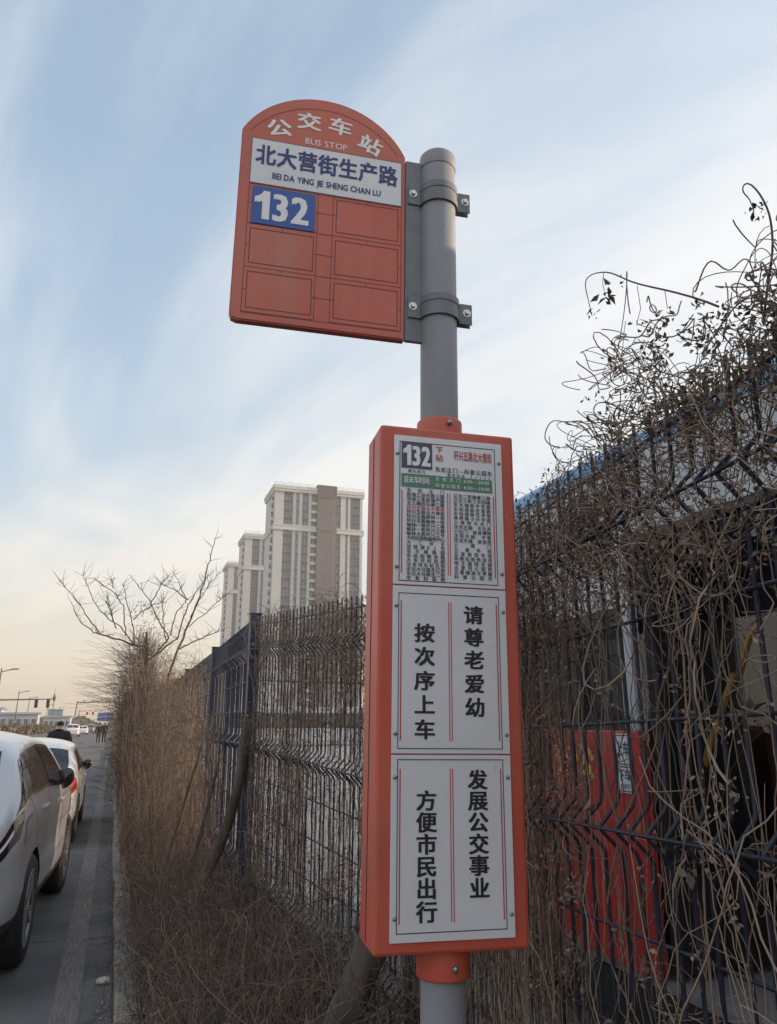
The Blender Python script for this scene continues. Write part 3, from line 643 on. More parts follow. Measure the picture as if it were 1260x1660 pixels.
shoot([(1.132, 1.148, 2.50), (1.136, 1.193, 2.541), (1.144, 1.293, 2.623), (1.156, 1.435, 2.728), (1.16, 1.50, 2.79), (1.167, 1.556, 2.840), (1.173, 1.635, 2.883), (1.177, 1.682, 2.888), (1.177, 1.671, 2.832), (1.175, 1.653, 2.758)],
      [((1.169, 1.587, 2.80), 7, .012, .030), ((1.167, 1.563, 2.765), 6, .010, .026), ((1.175, 1.651, 2.762), 7, .007, .018), ((1.163, 1.507, 2.779), 5, .008, .018)],
      'dead vine shoot reaching left over the fence top, its tip hanging down',
      [[(1.169, 1.575, 2.85), (1.169, 1.585, 2.82), (1.168, 1.575, 2.775)], [(1.158, 1.43, 2.72), (1.157, 1.424, 2.652), (1.160, 1.45, 2.62), (1.154, 1.40, 2.60)], [(1.147, 1.32, 2.64), (1.147, 1.318, 2.592)]])
shoot([(1.121, 1.03, 2.40), (1.120, 1.010, 2.461), (1.119, 0.992, 2.501), (1.117, 0.978, 2.537), (1.117, 0.975, 2.591), (1.118, 0.981, 2.627), (1.119, 0.998, 2.676), (1.121, 1.02, 2.712), (1.123, 1.038, 2.713), (1.123, 1.036, 2.693), (1.121, 1.021, 2.675), (1.121, 1.015, 2.64)],
      [((1.121, 1.013, 2.640), 8, .006, .018), ((1.12, 1.001, 2.617), 6, .005, .012), ((1.118, 0.986, 2.630), 6, .004, .009)],
      'dead vine shoot curling over in a hook above the fence, rightmost of the two')

# ------------------------------------------------------------------ brush on the verge
def ybrush(n, y0, y1, pw=1.6): return y0 + (y1 - y0) * RNG.random(n) ** pw
S = Strands()
def arcs(n, x0, x1, y0, y1, hgt, reach, r0, r1, k=9, tone=None, pw=1.6, z0=.08):
    u = np.linspace(0, 1, k)[None]; B = np.stack([RNG.uniform(x0, x1, n), ybrush(n, y0, y1, pw), np.full(n, z0)], 1)
    a = RNG.uniform(0, 6.283, n); rch = RNG.uniform(*reach, n); hh = RNG.uniform(*hgt, n); bend = RNG.uniform(.3, 1.6, n)
    x = B[:, :1] + (np.cos(a) * rch * .55)[:, None] * u + walk(n, k, .026); y = B[:, 1:2] + (np.sin(a) * rch)[:, None] * u + walk(n, k, .030)
    z = z0 + hh[:, None] * (u * (1 + bend[:, None]) - bend[:, None] * u ** 2) + walk(n, k, .018)
    x = np.maximum(x, .12 + .1 * RNG.random((n, 1)))
    S.add(np.stack([x, y, np.maximum(z, .04)], 2), RNG.uniform(r0, r1, n), 3, tone if tone is None else np.clip(RNG.normal(tone, .2, n), 0, 1), .5)
arcs(3600, .24, 1.30, 2.6, 12, (.10, .40), (.2, .7), .0009, .0021)
arcs(1300, .45, 1.25, 3.0, 13, (.35, .85), (.2, .8), .0009, .0020, 12)
arcs(360, .22, 1.0, 3.3, 9, (.15, .55), (.3, .8), .0011, .0024, 12, tone=.8)
arcs(70, .16, .8, 3.4, 9, (.1, .35), (.4, .8), .0018, .0034, 12, tone=.9)
arcs(2600, .20, 1.2, 10, 34, (.3, .8), (.1, .6), .0020, .0045, 7, pw=1.2)
arcs(1500, .45, 1.1, 9, 34, (.6, 1.5), (.1, .5), .0020, .0045, 8, pw=1.2)
for _ in range(420):
    y_ = 2.8 + 9 * random.random() ** 1.4; x_ = random.uniform(.28, 1.2); tangle(S, np.array([x_, y_, random.uniform(.10, .25 + .55 * (x_ - .2))]), .10, 9, .11, .0008, .0019)
for _ in range(70): tangle(S, np.array([random.uniform(.7, 1.1), 3.3 + 7 * random.random() ** 1.4, random.uniform(.2, .6)]), .06, 3, .16, .0011, .0024, 20, tone=.9)
S.leaves(np.stack([RNG.uniform(.20, 1.3, 5200), ybrush(5200, 2.5, 12), RNG.uniform(.10, .30, 5200)], 1), RNG.uniform(.012, .035, 5200), RNG.random(5200) * .6, .5)
tag(S.build('verge_brush', 'brush'), 'matted dead weeds and twigs on the verge beside the kerb', 'dead weeds', kind='stuff')

# leaning cut trunk by the post, and the log at the foot of the fence
def trunk_thing(name, pts, rad, label, group=None):
    r0 = empty(name, tuple(pts[0])); tag(r0, label, 'tree trunk', group)
    pts = np.array(pts) - pts[0]; t = np.linspace(0, 1, len(pts)); u = np.linspace(0, 1, 16)
    path = np.stack([np.interp(u, t, pts[:, i]) for i in range(3)], 1)
    path[1:-1] = (path[:-2] + path[1:-1] * 2 + path[2:]) / 4
    b = MB(); b.tube([tuple(q) for q in path], [np.interp(x, [0, 1], rad) * random.uniform(.94, 1.06) for x in u], 'bark', 12)
    b.build('trunk', r0)
    for _ in range(4):       # stubs of broken side shoots
        q = path[random.randrange(4, 15)]; d_ = RNG.normal(size=3) * [.05, .04, .05]; b = MB(); b.tube([tuple(q), tuple(q + d_ * .6), tuple(q + d_ + [0, 0, .03])], [rad[1] * .35, rad[1] * .25, rad[1] * .12], 'bark', 6); b.build('stub', r0)
    return r0
trunk_thing('dead_tree', [(.62, 6.35, .02), (.63, 6.32, .20), (.70, 6.28, .51), (.83, 6.22, .79), (.89, 6.12, 1.05), (.925, 6.05, 1.28), (.935, 6.04, 1.50), (.955, 6.02, 1.72)], (.052, .032), 'thin bare trunk leaning up against the blue fence post')
trunk_thing('wooden_log', [(.74, 2.95, .05), (.82, 3.0, .48), (.87, 3.03, .62), (.925, 3.05, .73), (1.03, 3.07, .92), (1.13, 3.10, 1.12)], (.072, .060), 'thick weathered log leaning below the notice box')
for pts, lb in (([(.55, 8.3, .1), (.72, 8.2, .9), (.86, 8.1, 1.5)], 'thin dead stake slanting in the straw, nearest to the kerb'), ([(.72, 7.7, .1), (.85, 7.6, .8), (.95, 7.5, 1.35)], 'thin dead stake slanting in the straw, nearest to the blue post')):
    r0 = trunk_thing('dead_stake', pts, (.022, .014), lb, 'slanting dead stakes')

# ------------------------------------------------------------------ bare tree beyond
TB = [[(0.475, 3.063), (0.207, 3.117), (-0.228, 3.238), (-0.468, 3.303), (-0.74, 3.489), (-0.936, 3.838)], [(-0.374, 3.294), (-0.635, 3.592), (-0.797, 3.833), (-1.003, 4.047), (-1.17, 4.212)], [(0.258, 3.081), (-0.009, 3.419), (-0.335, 3.63), (-0.55, 3.92), (-0.695, 4.215), (-0.796, 4.412)], [(0.075, 3.273), (0.004, 3.822), (-0.213, 4.115), (-0.516, 4.314), (-0.607, 4.398)], [(0.256, 3.106), (0.164, 3.627), (0.008, 4.051), (-0.051, 4.316)], [(0.193, 3.578), (0.304, 3.684), (0.536, 3.835), (0.755, 3.858)], [(0.50, 2.80), (0.609, 2.893), (0.874, 3.252), (0.629, 3.571), (0.483, 3.883), (0.214, 4.19), (0.041, 4.373)], [(0.483, 3.883), (0.63, 4.213), (0.765, 4.47)], [(0.60, 2.89), (0.791, 3.048), (1.021, 3.257), (1.178, 3.878), (1.382, 4.256), (1.545, 4.531), (1.678, 4.687)], [(0.895, 3.303), (0.985, 3.766), (1.169, 4.008), (0.992, 4.391), (0.868, 4.608)], [(1.169, 4.008), (0.904, 4.203), (0.699, 4.282)], [(0.829, 3.2), (0.734, 3.652), (0.713, 4.088)], [(-0.101, 3.391), (-0.22, 3.66), (-0.333, 3.868)], [(-0.159, 3.513), (-0.292, 3.933)], [(-0.218, 4.166), (-0.275, 4.406)]]
TC = [[(0.74, 0.1), (0.78, 1.4), (0.807, 2.187), (0.955, 2.803), (1.159, 3.414), (1.327, 3.912), (1.426, 4.364), (1.504, 4.77), (1.572, 5.155)], [(1.039, 3.005), (1.302, 3.152), (1.644, 3.317), (1.818, 3.388)], [(1.184, 3.415), (1.445, 3.657), (1.637, 3.848), (1.784, 3.987)], [(1.2, 3.6), (1.487, 4.209), (1.692, 4.46)]]
TY = 15.5
def limbs(tree, lst, rb, rt, dy):
    for k, bl in enumerate(lst):
        n_ = len(bl); yo = random.uniform(-dy, dy); pts = []
        for i, (x, z) in enumerate(bl): pts.append((x, yo * i / (n_ - 1), z))
        arr = np.array(pts); t = np.linspace(0, 1, n_); u = np.linspace(0, 1, 4 * n_)
        path = np.stack([np.interp(u, t, arr[:, i]) for i in range(3)], 1); path[1:-1] += RNG.normal(size=(len(u) - 2, 3)) * .008
        b = MB(); b.tube([tuple(q) for q in path], list(np.linspace(rb * (1 if k in (0, 6, 8) else .6), rt, len(u))), 'branch', 6)
        for _ in range(7 + 2 * n_):       # side twigs
            q = path[random.randrange(len(u) // 3, len(u))]; d_ = Vector((random.uniform(-1, 1), random.uniform(-.7, .7), random.uniform(.1, 1.2))).normalized() * random.uniform(.10, .34)
            b.tube([tuple(q), (q[0] + d_.x * .5 + random.uniform(-.02, .02), q[1] + d_.y * .5, q[2] + d_.z * .45), (q[0] + d_.x, q[1] + d_.y, q[2] + d_.z)], [.0042, .0034, .002], 'branch', 4)
        b.build('branch', tree)
tree = empty('bare_tree', (0, TY, 0)); tag(tree, 'bare leafless tree with vine-wrapped trunk standing in the verge', 'tree')
b = MB(); b.tube([(.62, 0, .05), (.58, 0, 1.2), (.52, 0, 2.2), (.475, 0, 3.06), (.45, 0, 3.35)], [.06, .05, .042, .034, .018], 'bark', 10); b.build('trunk', tree)
limbs(tree, TB, .019, .0045, .6)
S = Strands()
n_ = 2600; u = np.linspace(0, 1, 8)[None]
zz = RNG.uniform(.2, 3.05, n_)[:, None]; xx = RNG.normal(.45, .17, n_)[:, None]; yy = RNG.normal(0, .30, n_)[:, None]
out_ = RNG.normal(0, .22, n_)[:, None]; 
S.add(np.stack([xx + out_ * u * 1.4 - .10 * (zz - 1) * .3 + walk(n_, 8, .02), yy + RNG.normal(0, .25, n_)[:, None] * u + walk(n_, 8, .02), zz + RNG.uniform(.1, .7, n_)[:, None] * u - .25 * u * u], 2), RNG.uniform(.0018, .0036, n_), 3, None, .6)
n_ = 170; zz = RNG.uniform(1.7, 2.9, n_)[:, None]; u2 = np.linspace(0, 1, 8)[None]
S.add(np.stack([.3 - RNG.uniform(.2, 1.15, n_)[:, None] * u2 + walk(n_, 8, .03), RNG.normal(0, .3, n_)[:, None] + 0 * u2, zz + RNG.uniform(-.15, .45, n_)[:, None] * u2 + walk(n_, 8, .02)], 2), RNG.uniform(.0018, .003, n_), 3, None, .5)
n_ = 500; zz = RNG.uniform(1.6, 3.2, n_)[:, None]
S.add(np.stack([.60 - .042 * zz + RNG.normal(0, .07, n_)[:, None] + walk(n_, 8, .025), RNG.normal(0, .08, n_)[:, None] + walk(n_, 8, .025), zz + RNG.uniform(.05, .4, n_)[:, None] * u2], 2), RNG.uniform(.0018, .0034, n_), 3, None, .6)
S.leaves(np.stack([RNG.normal(.40, .2, 900), RNG.normal(0, .25, 900), RNG.uniform(1.6, 3.9, 900)], 1), RNG.uniform(.02, .05, 900))
S.build('twigs', 'vine_dark', tree)
tr2 = empty('bare_sapling', (0, TY - .5, 0)); tag(tr2, 'slender bare sapling leaning right, just right of the vine-wrapped tree', 'tree')
limbs(tr2, TC[:1], .030, .006, .1); tr2.children[0].name = 'trunk'; limbs(tr2, TC[1:], .014, .005, .4)
S = Strands()          # twiggy shrubs further along the verge
for k in range(3):
    n_ = 420; u = np.linspace(0, 1, 9)[None]; zz = RNG.uniform(.3, 2.1, n_)[:, None]
    S.add(np.stack([RNG.normal(.50, .20, n_)[:, None] + RNG.normal(0, .18, n_)[:, None] * u + walk(n_, 9, .02), 14 + k * 2.2 + RNG.normal(0, .7, n_)[:, None] + walk(n_, 9, .03), zz + RNG.uniform(.3, 1.3, n_)[:, None] * u], 2), RNG.uniform(.0018, .0036, n_), 3, None, .5)
for k in range(9):
    y_ = 18 + k * 3.4; n_ = 330; u = np.linspace(0, 1, 7)[None]
    zz = RNG.uniform(.1, 2.0, n_)[:, None]
    S.add(np.stack([RNG.normal(.55, .16, n_)[:, None] + RNG.normal(0, .25, n_)[:, None] * u + walk(n_, 7, .02), y_ + RNG.normal(0, .8, n_)[:, None] + walk(n_, 7, .03), zz + RNG.uniform(.2, 1.1, n_)[:, None] * u], 2), RNG.uniform(.003, .006, n_), 3, None, .5)
tag(S.build('verge_thicket', 'brush'), 'grey-brown leafless thicket along the far verge beyond the bare tree', 'thicket', kind='stuff')

# ------------------------------------------------------------------ cars
def smooth_interp(keys, ys, it=2):
    k = np.array(keys); v = np.interp(ys, k[:, 0], k[:, 1])
    for _ in range(it): v[1:-1] = (v[:-2] + 2 * v[1:-1] + v[2:]) / 4
    return v
class CarShape:
    def __init__(s, Lc, top, belt, hw, bot, tumble):
        s.ys = np.unique(np.concatenate([np.linspace(0, .25, 9), np.linspace(.25, Lc - .25, 58), np.linspace(Lc - .25, Lc, 9)])); s.L = Lc
        s.top = smooth_interp(top, s.ys, 3); s.belt = smooth_interp(belt, s.ys, 3); s.belt = np.minimum(s.belt, s.top - .02)
        s.hw = smooth_interp(hw, s.ys, 2); s.bot = smooth_interp(bot, s.ys, 2); s.tum = tumble
    def sec(s, y, q):
        """point on the right side: q 0..1 sill to belt, 1..2 belt to roof edge, 2..3 roof edge to the middle"""
        top, belt, hw, bot = (np.interp(y, s.ys, a) for a in (s.top, s.belt, s.hw, s.bot))
        h = top - belt; xb = hw - .022; rc = min(.10, h * .45); xr = xb - s.tum * max(h - rc, 0) - .012
        if q <= 1:
            z = bot + (belt - bot) * q
            x = np.interp(q, [0, .10, .30, .55, .78, .90, 1], [hw - .085, hw - .030, hw - .004, hw - .012, hw, hw - .004, xb])
        elif q <= 2:
            t = q - 1; z = belt + (top - rc - belt) * t; x = xb + (xr - xb) * t + .018 * math.sin(math.pi * t) * min(1, h / .4)
        else:
            t = q - 2; a = t * math.pi / 2; wide = xr
            x = wide * (1 - t) ** 0.85 if t < 1 else 0.0; z = top - rc + rc * math.sin(min(1, t * 1.15) * math.pi / 2) ** .7
            z -= 0
        return x, z
    def body(s, m, low, lowz, wheels, wr):
        Q = list(np.linspace(0, 1, 13)) + list(np.linspace(1, 2, 9))[1:] + list(np.linspace(2, 3, 9))[1:]
        rows = []
        for y in s.ys:
            half = [s.sec(y, q) for q in Q]
            rows.append([(x, y, z) for x, z in half] + [(-x, y, z) for x, z in half[-2::-1]])
        b = MB(); n_ = len(rows[0]); vs = [p_ for r2 in rows for p_ in r2]; fs = []
        for i in range(len(rows) - 1):
            for j in range(n_): fs.append((i * n_ + j, i * n_ + (j + 1) % n_, (i + 1) * n_ + (j + 1) % n_, (i + 1) * n_ + j))
        b.add(vs, fs, m, True); e = (len(rows) - 1) * n_
        b.f.append(list(range(n_))[::-1]); b.m.append(0); b.sm.append(False); b.f.append([e + j for j in range(n_)]); b.m.append(0); b.sm.append(False)
        k = b.mi(low)
        for i, f_ in enumerate(b.f):
            if np.mean([b.v[j][2] for j in f_]) < lowz: b.m[i] = k
        me = b.mesh('body'); o = obj('body', me)
        cut = MB()
        for y in wheels:
            for sx in (-1, 1):
                a, c = sorted((sx * .60, sx * 1.3)); cut.lathe([(0, a), (wr + .045, a), (wr + .045, c), (0, c)], 'black_plastic', 28, 'x', (0, y, wr - .01), False)
        co = cut.build('cutter'); md = o.modifiers.new('b', 'BOOLEAN'); md.object = co; md.operation = 'DIFFERENCE'; md.solver = 'EXACT'; md.material_mode = 'TRANSFER'
        dg = bpy.context.evaluated_depsgraph_get(); me2 = bpy.data.meshes.new_from_object(o.evaluated_get(dg))
        o.modifiers.clear(); o.data = me2; bpy.data.objects.remove(co); return o
    def patch(s, lo, hi, q0, q1, m, name, off=.005, nq=7, ny=14, both=True):
        """skin patch between y=lo(q) and y=hi(q); returns one mesh per side"""
        res = []
        for sx in ((1, -1) if both else (1,)):
            b = MB(); vs = []
            for i in range(nq + 1):
                q = q0 + (q1 - q0) * i / nq; t = i / nq; ya, yb = lo(t), hi(t)
                for j in range(ny + 1):
                    y = ya + (yb - ya) * j / ny; x, z = s.sec(y, q); x2, z2 = s.sec(y, min(q + .02, 3)); xm, zm = s.sec(y, max(q - .02, 0))
                    nx_, nz_ = (z2 - zm), -(x2 - xm); l_ = math.hypot(nx_, nz_) + 1e-9
                    vs.append((sx * (x + nx_ / l_ * off), y, z + nz_ / l_ * off))
            w_ = ny + 1
            b.add(vs, [(i * w_ + j, i * w_ + j + 1, (i + 1) * w_ + j + 1, (i + 1) * w_ + j) for i in range(nq) for j in range(ny)], m, True)
            res.append(b.mesh(name))
        return res
def lin(a, b): return lambda t: a + (b - a) * t
def make_wheel(r, wdt, spokes=5):
    b = MB(); b.lathe([(r * .66, -wdt / 2 + .01), (r * .90, -wdt / 2), (r * .985, -wdt / 2 + .03), (r, -wdt / 4), (r, wdt / 4), (r * .985, wdt / 2 - .03), (r * .90, wdt / 2), (r * .66, wdt / 2 - .012)], 'rubber', 36, 'x'); ty = b.mesh('tyre')
    b = MB(); b.lathe([(0, .02), (r * .55, .02), (r * .645, wdt / 2 - .03), (r * .67, wdt / 2 - .006), (r * .70, wdt / 2 - .006), (r * .70, -wdt / 2 + .02)], 'black_plastic', 32, 'x')
    b.lathe([(r * .625, wdt / 2 - .022), (r * .685, wdt / 2 - .002), (r * .70, wdt / 2 - .006)], 'alloy', 32, 'x')
    for k in range(spokes):
        for d_ in (-.13, .13):
            a = 2 * math.pi * k / spokes; a1 = a + d_ * .7; a2 = a + d_ * 1.5
            pts = [(math.cos(a1) * r * .12, math.sin(a1) * r * .12), (math.cos(a2) * r * .64, math.sin(a2) * r * .64)]
            dx, dz = pts[1][0] - pts[0][0], pts[1][1] - pts[0][1]; l_ = math.hypot(dx, dz); px, pz = -dz / l_ * .016, dx / l_ * .016; x0 = wdt / 2 - .030; x1 = wdt / 2 - .012
            vs = [(x, u_, v_) for x in (x0, x1) for u_, v_ in ((pts[0][0] - px, pts[0][1] - pz), (pts[0][0] + px, pts[0][1] + pz), (pts[1][0] + px * .8, pts[1][1] + pz * .8), (pts[1][0] - px * .8, pts[1][1] - pz * .8))]
            b.add(vs, [(0, 1, 2, 3), (4, 7, 6, 5), (0, 4, 5, 1), (1, 5, 6, 2), (2, 6, 7, 3), (3, 7, 4, 0)], 'alloy')
    b.lathe([(0, wdt / 2 - .006), (r * .12, wdt / 2 - .010), (r * .17, wdt / 2 - .03)], 'alloy', 16, 'x'); rim = b.mesh('rim')
    return ty, rim
def put_wheels(root_, xw, wheels, r, wdt):
    ty, rim = make_wheel(r, wdt)
    for y in wheels:
        for sx in (1, -1):
            wo = obj('wheel', ty, root_, (sx * (xw - wdt / 2), y, r), (random.uniform(0, 6), 0, 0 if sx > 0 else math.pi)); obj('rim', rim, wo)
    for y in wheels:       # wheel-arch liners
        for sx in (1, -1):
            b = MB(); vs = []; n_ = 20; R2 = r + .040
            for j in range(n_ + 1):
                a = math.pi * (-.12 + 1.24 * j / n_)
                for x in (.61, xw - .03): vs.append((sx * x, y + R2 * math.cos(a), r - .01 + R2 * math.sin(a)))
            b.add(vs, [(2 * j, 2 * j + 1, 2 * j + 3, 2 * j + 2) for j in range(n_)], 'black_plastic', True)
            b.add([(sx * .612, y + R2 * math.cos(2 * math.pi * j / 24), r - .01 + R2 * math.sin(2 * math.pi * j / 24)) for j in range(24)], [list(range(24))], 'black_plastic')
            b.build('arch_liner', root_)
def mirrors(root_, y, x, z, m, sz=1.0):
    for sx in (1, -1):
        bm = bmesh.new(); bmesh.ops.create_icosphere(bm, subdivisions=3, radius=1)
        for v in bm.verts:
            c = v.co; c.x *= .085 * sz; c.y *= .070 * sz * (1 if c.y > 0 else .5); c.z *= .085 * sz * (1.0 if c.z > 0 else 1.1)
            c.x += .0; v.co = (sx * (x + .07 + c.x), y + c.y, z + c.z + c.x * .15)
        me = bpy.data.meshes.new('mirror'); bm.to_mesh(me); bm.free(); me.materials.append(MATS[m])
        for p_ in me.polygons: p_.use_smooth = True
        o = obj('mirror', me, root_)
        b = MB(); b.tube([(sx * (x - .05), y + .02, z - .09), (sx * (x + .06), y + .01, z - .05)], .022, m, 8); b.build('mirror_arm', o)
def gap(sh, y0, y1, q0, q1, root_, wd=.008):
    for me in sh.patch(lin(y0, y1), lin(y0 + wd, y1 + wd), q0, q1, 'seam', 'door_gap', .0015, 10, 1): obj('door_gap', me, root_)

# silver SUV, facing away
a_ = R(-2.6); rx, ry = -.462, 6.66
RAX = .98                                    # rear axle from the tail
SHS = CarShape(4.55, [(0, .80), (.05, .98), (.16, 1.10), (.55, 1.53), (.85, 1.585), (1.6, 1.625), (2.3, 1.60), (2.75, 1.50), (3.35, 1.16), (3.5, 1.10), (4.1, 1.0), (4.45, .84), (4.55, .70)],
               [(0, .78), (.2, 1.04), (.6, 1.155), (1.4, 1.165), (2.6, 1.10), (3.3, 1.06), (4.2, .93), (4.55, .68)],
               [(0, .66), (.05, .78), (.14, .86), (.35, .92), (.9, .945), (2.5, .945), (3.6, .935), (4.2, .86), (4.45, .72), (4.55, .58)],
               [(0, .42), (.15, .30), (.6, .27), (4.0, .25), (4.4, .28), (4.55, .36)], .42)
def rotz(v, a): return (v[0] * math.cos(a) - v[1] * math.sin(a), v[0] * math.sin(a) + v[1] * math.cos(a))
off = rotz((-.935, -RAX), a_)
suv = empty('parked_car', (rx + off[0], ry + off[1], 0), (0, 0, a_)); tag(suv, 'silver SUV parked at the kerb, nearest of the parked cars', 'car', 'cars parked along the kerb')
WB = (RAX, RAX + 2.62)
bo = SHS.body('car_silver', 'black_plastic', .42, WB, .37); bo.parent = suv
put_wheels(suv, .940, WB, .37, .225)
for me in SHS.patch(lin(.30, .66), lin(1.50, 1.42), 1.09, 1.86, 'car_glass', 'rear_window'): obj('rear_door_window', me, suv)
for me in SHS.patch(lin(1.56, 1.48), lin(2.80, 2.28), 1.09, 1.86, 'car_glass', 'front_window'): obj('front_door_window', me, suv)
for me in SHS.patch(lin(.26, .60), lin(2.90, 2.34), 1.03, 1.925, 'gloss_black', 'window_surround', .0025): obj('window_surround', me, suv)
for me in SHS.patch(lin(.26, .30), lin(2.92, 2.86), 1.015, 1.075, 'chrome', 'trim', .006, 2, 24): obj('belt_trim', me, suv)
for me in SHS.patch(lin(.06, .04), lin(.30, .42), .80, .985, 'lamp_smoke', 'tail_lamp', .006): obj('tail_lamp', me, suv)
for me in SHS.patch(lin(.10, .10), lin(.20, .22), .90, .93, 'print_white', 'strip', .009, 2, 8): obj('tail_strip', me, suv)
for me in SHS.patch(lin(4.0, 4.05), lin(4.42, 4.30), .72, .90, 'lamp_smoke', 'head_lamp', .006): obj('head_lamp', me, suv)
for me in SHS.patch(lin(.20, .20), lin(.60, .52), 2.14, 2.98, 'car_glass', 'rear_windscreen', .005): obj('rear_windscreen', me, suv)
for me in SHS.patch(lin(3.28, 3.28), lin(2.72, 2.60), 2.10, 2.98, 'car_glass', 'windscreen', .005): obj('windscreen', me, suv)
gap(SHS, 1.50, 1.50, .14, 1.0, suv); gap(SHS, 2.62, 2.72, .14, 1.0, suv); gap(SHS, 1.02, .62, .62, 1.0, suv)
for y_ in (1.28, 2.42):
    for sx in (1, -1):
        x, z = SHS.sec(y_, .86); b = MB(); b.box(sx * (x - .01), sx * (x + .022), y_ - .11, y_ + .11, z - .014, z + .014, 'car_silver', .008); b.build('door_handle', suv)
for me in SHS.patch(lin(.46, .46), lin(.66, .66), .70, .88, 'seam', 'fuel', .0012, 4, 4, False): obj('fuel_flap_gap', me, suv)
for me in SHS.patch(lin(.466, .466), lin(.654, .654), .706, .874, 'car_silver', 'fuel', .0026, 4, 4, False): obj('fuel_flap', me, suv)
mirrors(suv, 2.52, .87, 1.17, 'gloss_black', 1.05)
b = MB(); b.box(-.26, .26, -.006, .02, .62, .76, 'panel_white', .004); b.build('number_plate', suv)

# white hatchback further on
SHW = CarShape(4.2, [(0, .72), (.05, .90), (.15, .99), (.55, 1.36), (.85, 1.42), (1.6, 1.455), (2.2, 1.42), (2.6, 1.32), (3.15, 1.02), (3.3, .96), (3.9, .86), (4.1, .74), (4.2, .62)],
               [(0, .70), (.2, .92), (.6, .985), (1.4, .97), (2.6, .92), (3.2, .89), (3.9, .80), (4.2, .60)],
               [(0, .62), (.05, .72), (.14, .80), (.35, .86), (.9, .885), (2.5, .885), (3.4, .87), (3.9, .80), (4.1, .68), (4.2, .55)],
               [(0, .36), (.15, .26), (.6, .22), (3.7, .20), (4.05, .24), (4.2, .32)], .40)
def white_car(name, loc, rz, label, group, body='car_white', full=True):
    r0 = empty(name, loc, (0, 0, rz)); tag(r0, label, 'car', group)
    wb = (.80, 3.36); o = SHW.body(body, 'black_plastic', .26, wb, .32); o.parent = r0
    put_wheels(r0, .875, wb, .32, .20)
    for me in SHW.patch(lin(.45, .72), lin(1.50, 1.42), 1.10, 1.86, 'car_glass', 'window'): obj('rear_door_window', me, r0)
    for me in SHW.patch(lin(1.55, 1.47), lin(2.72, 2.2), 1.10, 1.86, 'car_glass', 'window'): obj('front_door_window', me, r0)
    for me in SHW.patch(lin(.19, .19), lin(.58, .50), 2.10, 2.985, 'car_glass', 'rear_windscreen', .005): obj('rear_windscreen', me, r0)
    for me in SHW.patch(lin(3.1, 3.1), lin(2.6, 2.5), 2.10, 2.985, 'car_glass', 'windscreen', .005): obj('windscreen', me, r0)
    for me in SHW.patch(lin(.03, .05), lin(.30, .26), .74, .99, 'tail_red', 'tail_lamp', .007): obj('tail_lamp', me, r0)
    if full:
        for me in SHW.patch(lin(.06, .06), lin(.22, .22), .83, .88, 'lamp_smoke', 'strip', .010, 2, 8): obj('tail_strip', me, r0)
        gap(SHW, 1.46, 1.46, .14, 1.0, r0); gap(SHW, 2.5, 2.58, .14, 1.0, r0)
        for y_ in (1.25, 2.3):
            for sx in (1, -1):
                x, z = SHW.sec(y_, .86); b = MB(); b.box(sx * (x - .01), sx * (x + .02), y_ - .10, y_ + .10, z - .013, z + .013, 'chrome', .006); b.build('door_handle', r0)
        b = MB(); b.box(-.22, .22, -.008, .02, .56, .69, 'plate_blue', .003); b.build('number_plate', r0)
    mirrors(r0, 2.5, .82, 1.0, 'gloss_black', .9)
    return r0
white_car('parked_car', (-1.262, 12.25, 0), R(-0.2), 'white hatchback parked in front of the silver SUV', 'cars parked along the kerb')
white_car('distant_car', (-5.2, 118, 0), 0, 'white car driving far up the road, largest of the distant ones', 'cars far up the road', full=False).scale = (1.05, 1.05, 1.18)
white_car('distant_car', (-4.7, 142, 0), 0, 'small white car behind the distant white car, second from the left', 'cars far up the road', full=False)
white_car('distant_car', (-3.9, 150, 0), 0, 'dark grey car far up the road, rightmost of the distant ones', 'cars far up the road', 'car_grey', full=False).scale = (1, 1, 1.15)

# ------------------------------------------------------------------ bus behind the fence
BX = 2.45; bus = empty('city_bus', (BX, 0, 0.02)); tag(bus, 'red and grey city bus with open door standing behind the vine-covered fence', 'bus')
YN, YE = -4.2, 7.45; DO0, DO1 = 1.75, 3.34; ZT = 3.14
b = MB(); b.box(0, .06, DO1, YE, .50, 1.60, 'bus_red', .006); b.build('lower_side_panel', bus)
b = MB(); b.box(0, .06, YN, DO0, .50, 1.60, 'bus_red', .006); b.build('lower_side_panel', bus)
b = MB(); b.box(0, .06, YN, YE, 2.56, 2.985, 'bus_white', .006); b.build('upper_side_panel', bus)
b = MB(); b.box(0.001, .059, DO1, YE, 2.222, 2.557, 'bus_white'); b.build('upper_side_panel', bus)
poly = [(0.0, 2.99), (0.0, 3.03), (.03, 3.10), (.10, 3.155), (.25, 3.19), (1.25, 3.21), (2.25, 3.19), (2.40, 3.155), (2.47, 3.10), (2.5, 3.03), (2.5, 2.99)]
b = MB(); b.prism(poly, YN, YE, 'y', 'bus_blue', False); b.build('roof', bus)
b = MB(); b.box(2.44, 2.5, YN, YE, .5, 1.6, 'bus_white'); b.build('far_side', bus)
b = MB(); b.box(2.44, 2.5, YN, YE, 2.5, 2.985, 'bus_white'); b.build('far_side', bus)
b = MB(); b.box(2.46, 2.47, YN, YE, 1.602, 2.498, 'tint_pane'); b.build('far_window', bus)
for k in range(8): b = MB(); b.box(2.442, 2.498, YN + k * 1.64, YN + k * 1.64 + .12, 1.602, 2.498, 'bus_white'); b.build('window_pillar', bus)
ZW = lambda y: 2.22 if y >= DO1 else 2.558
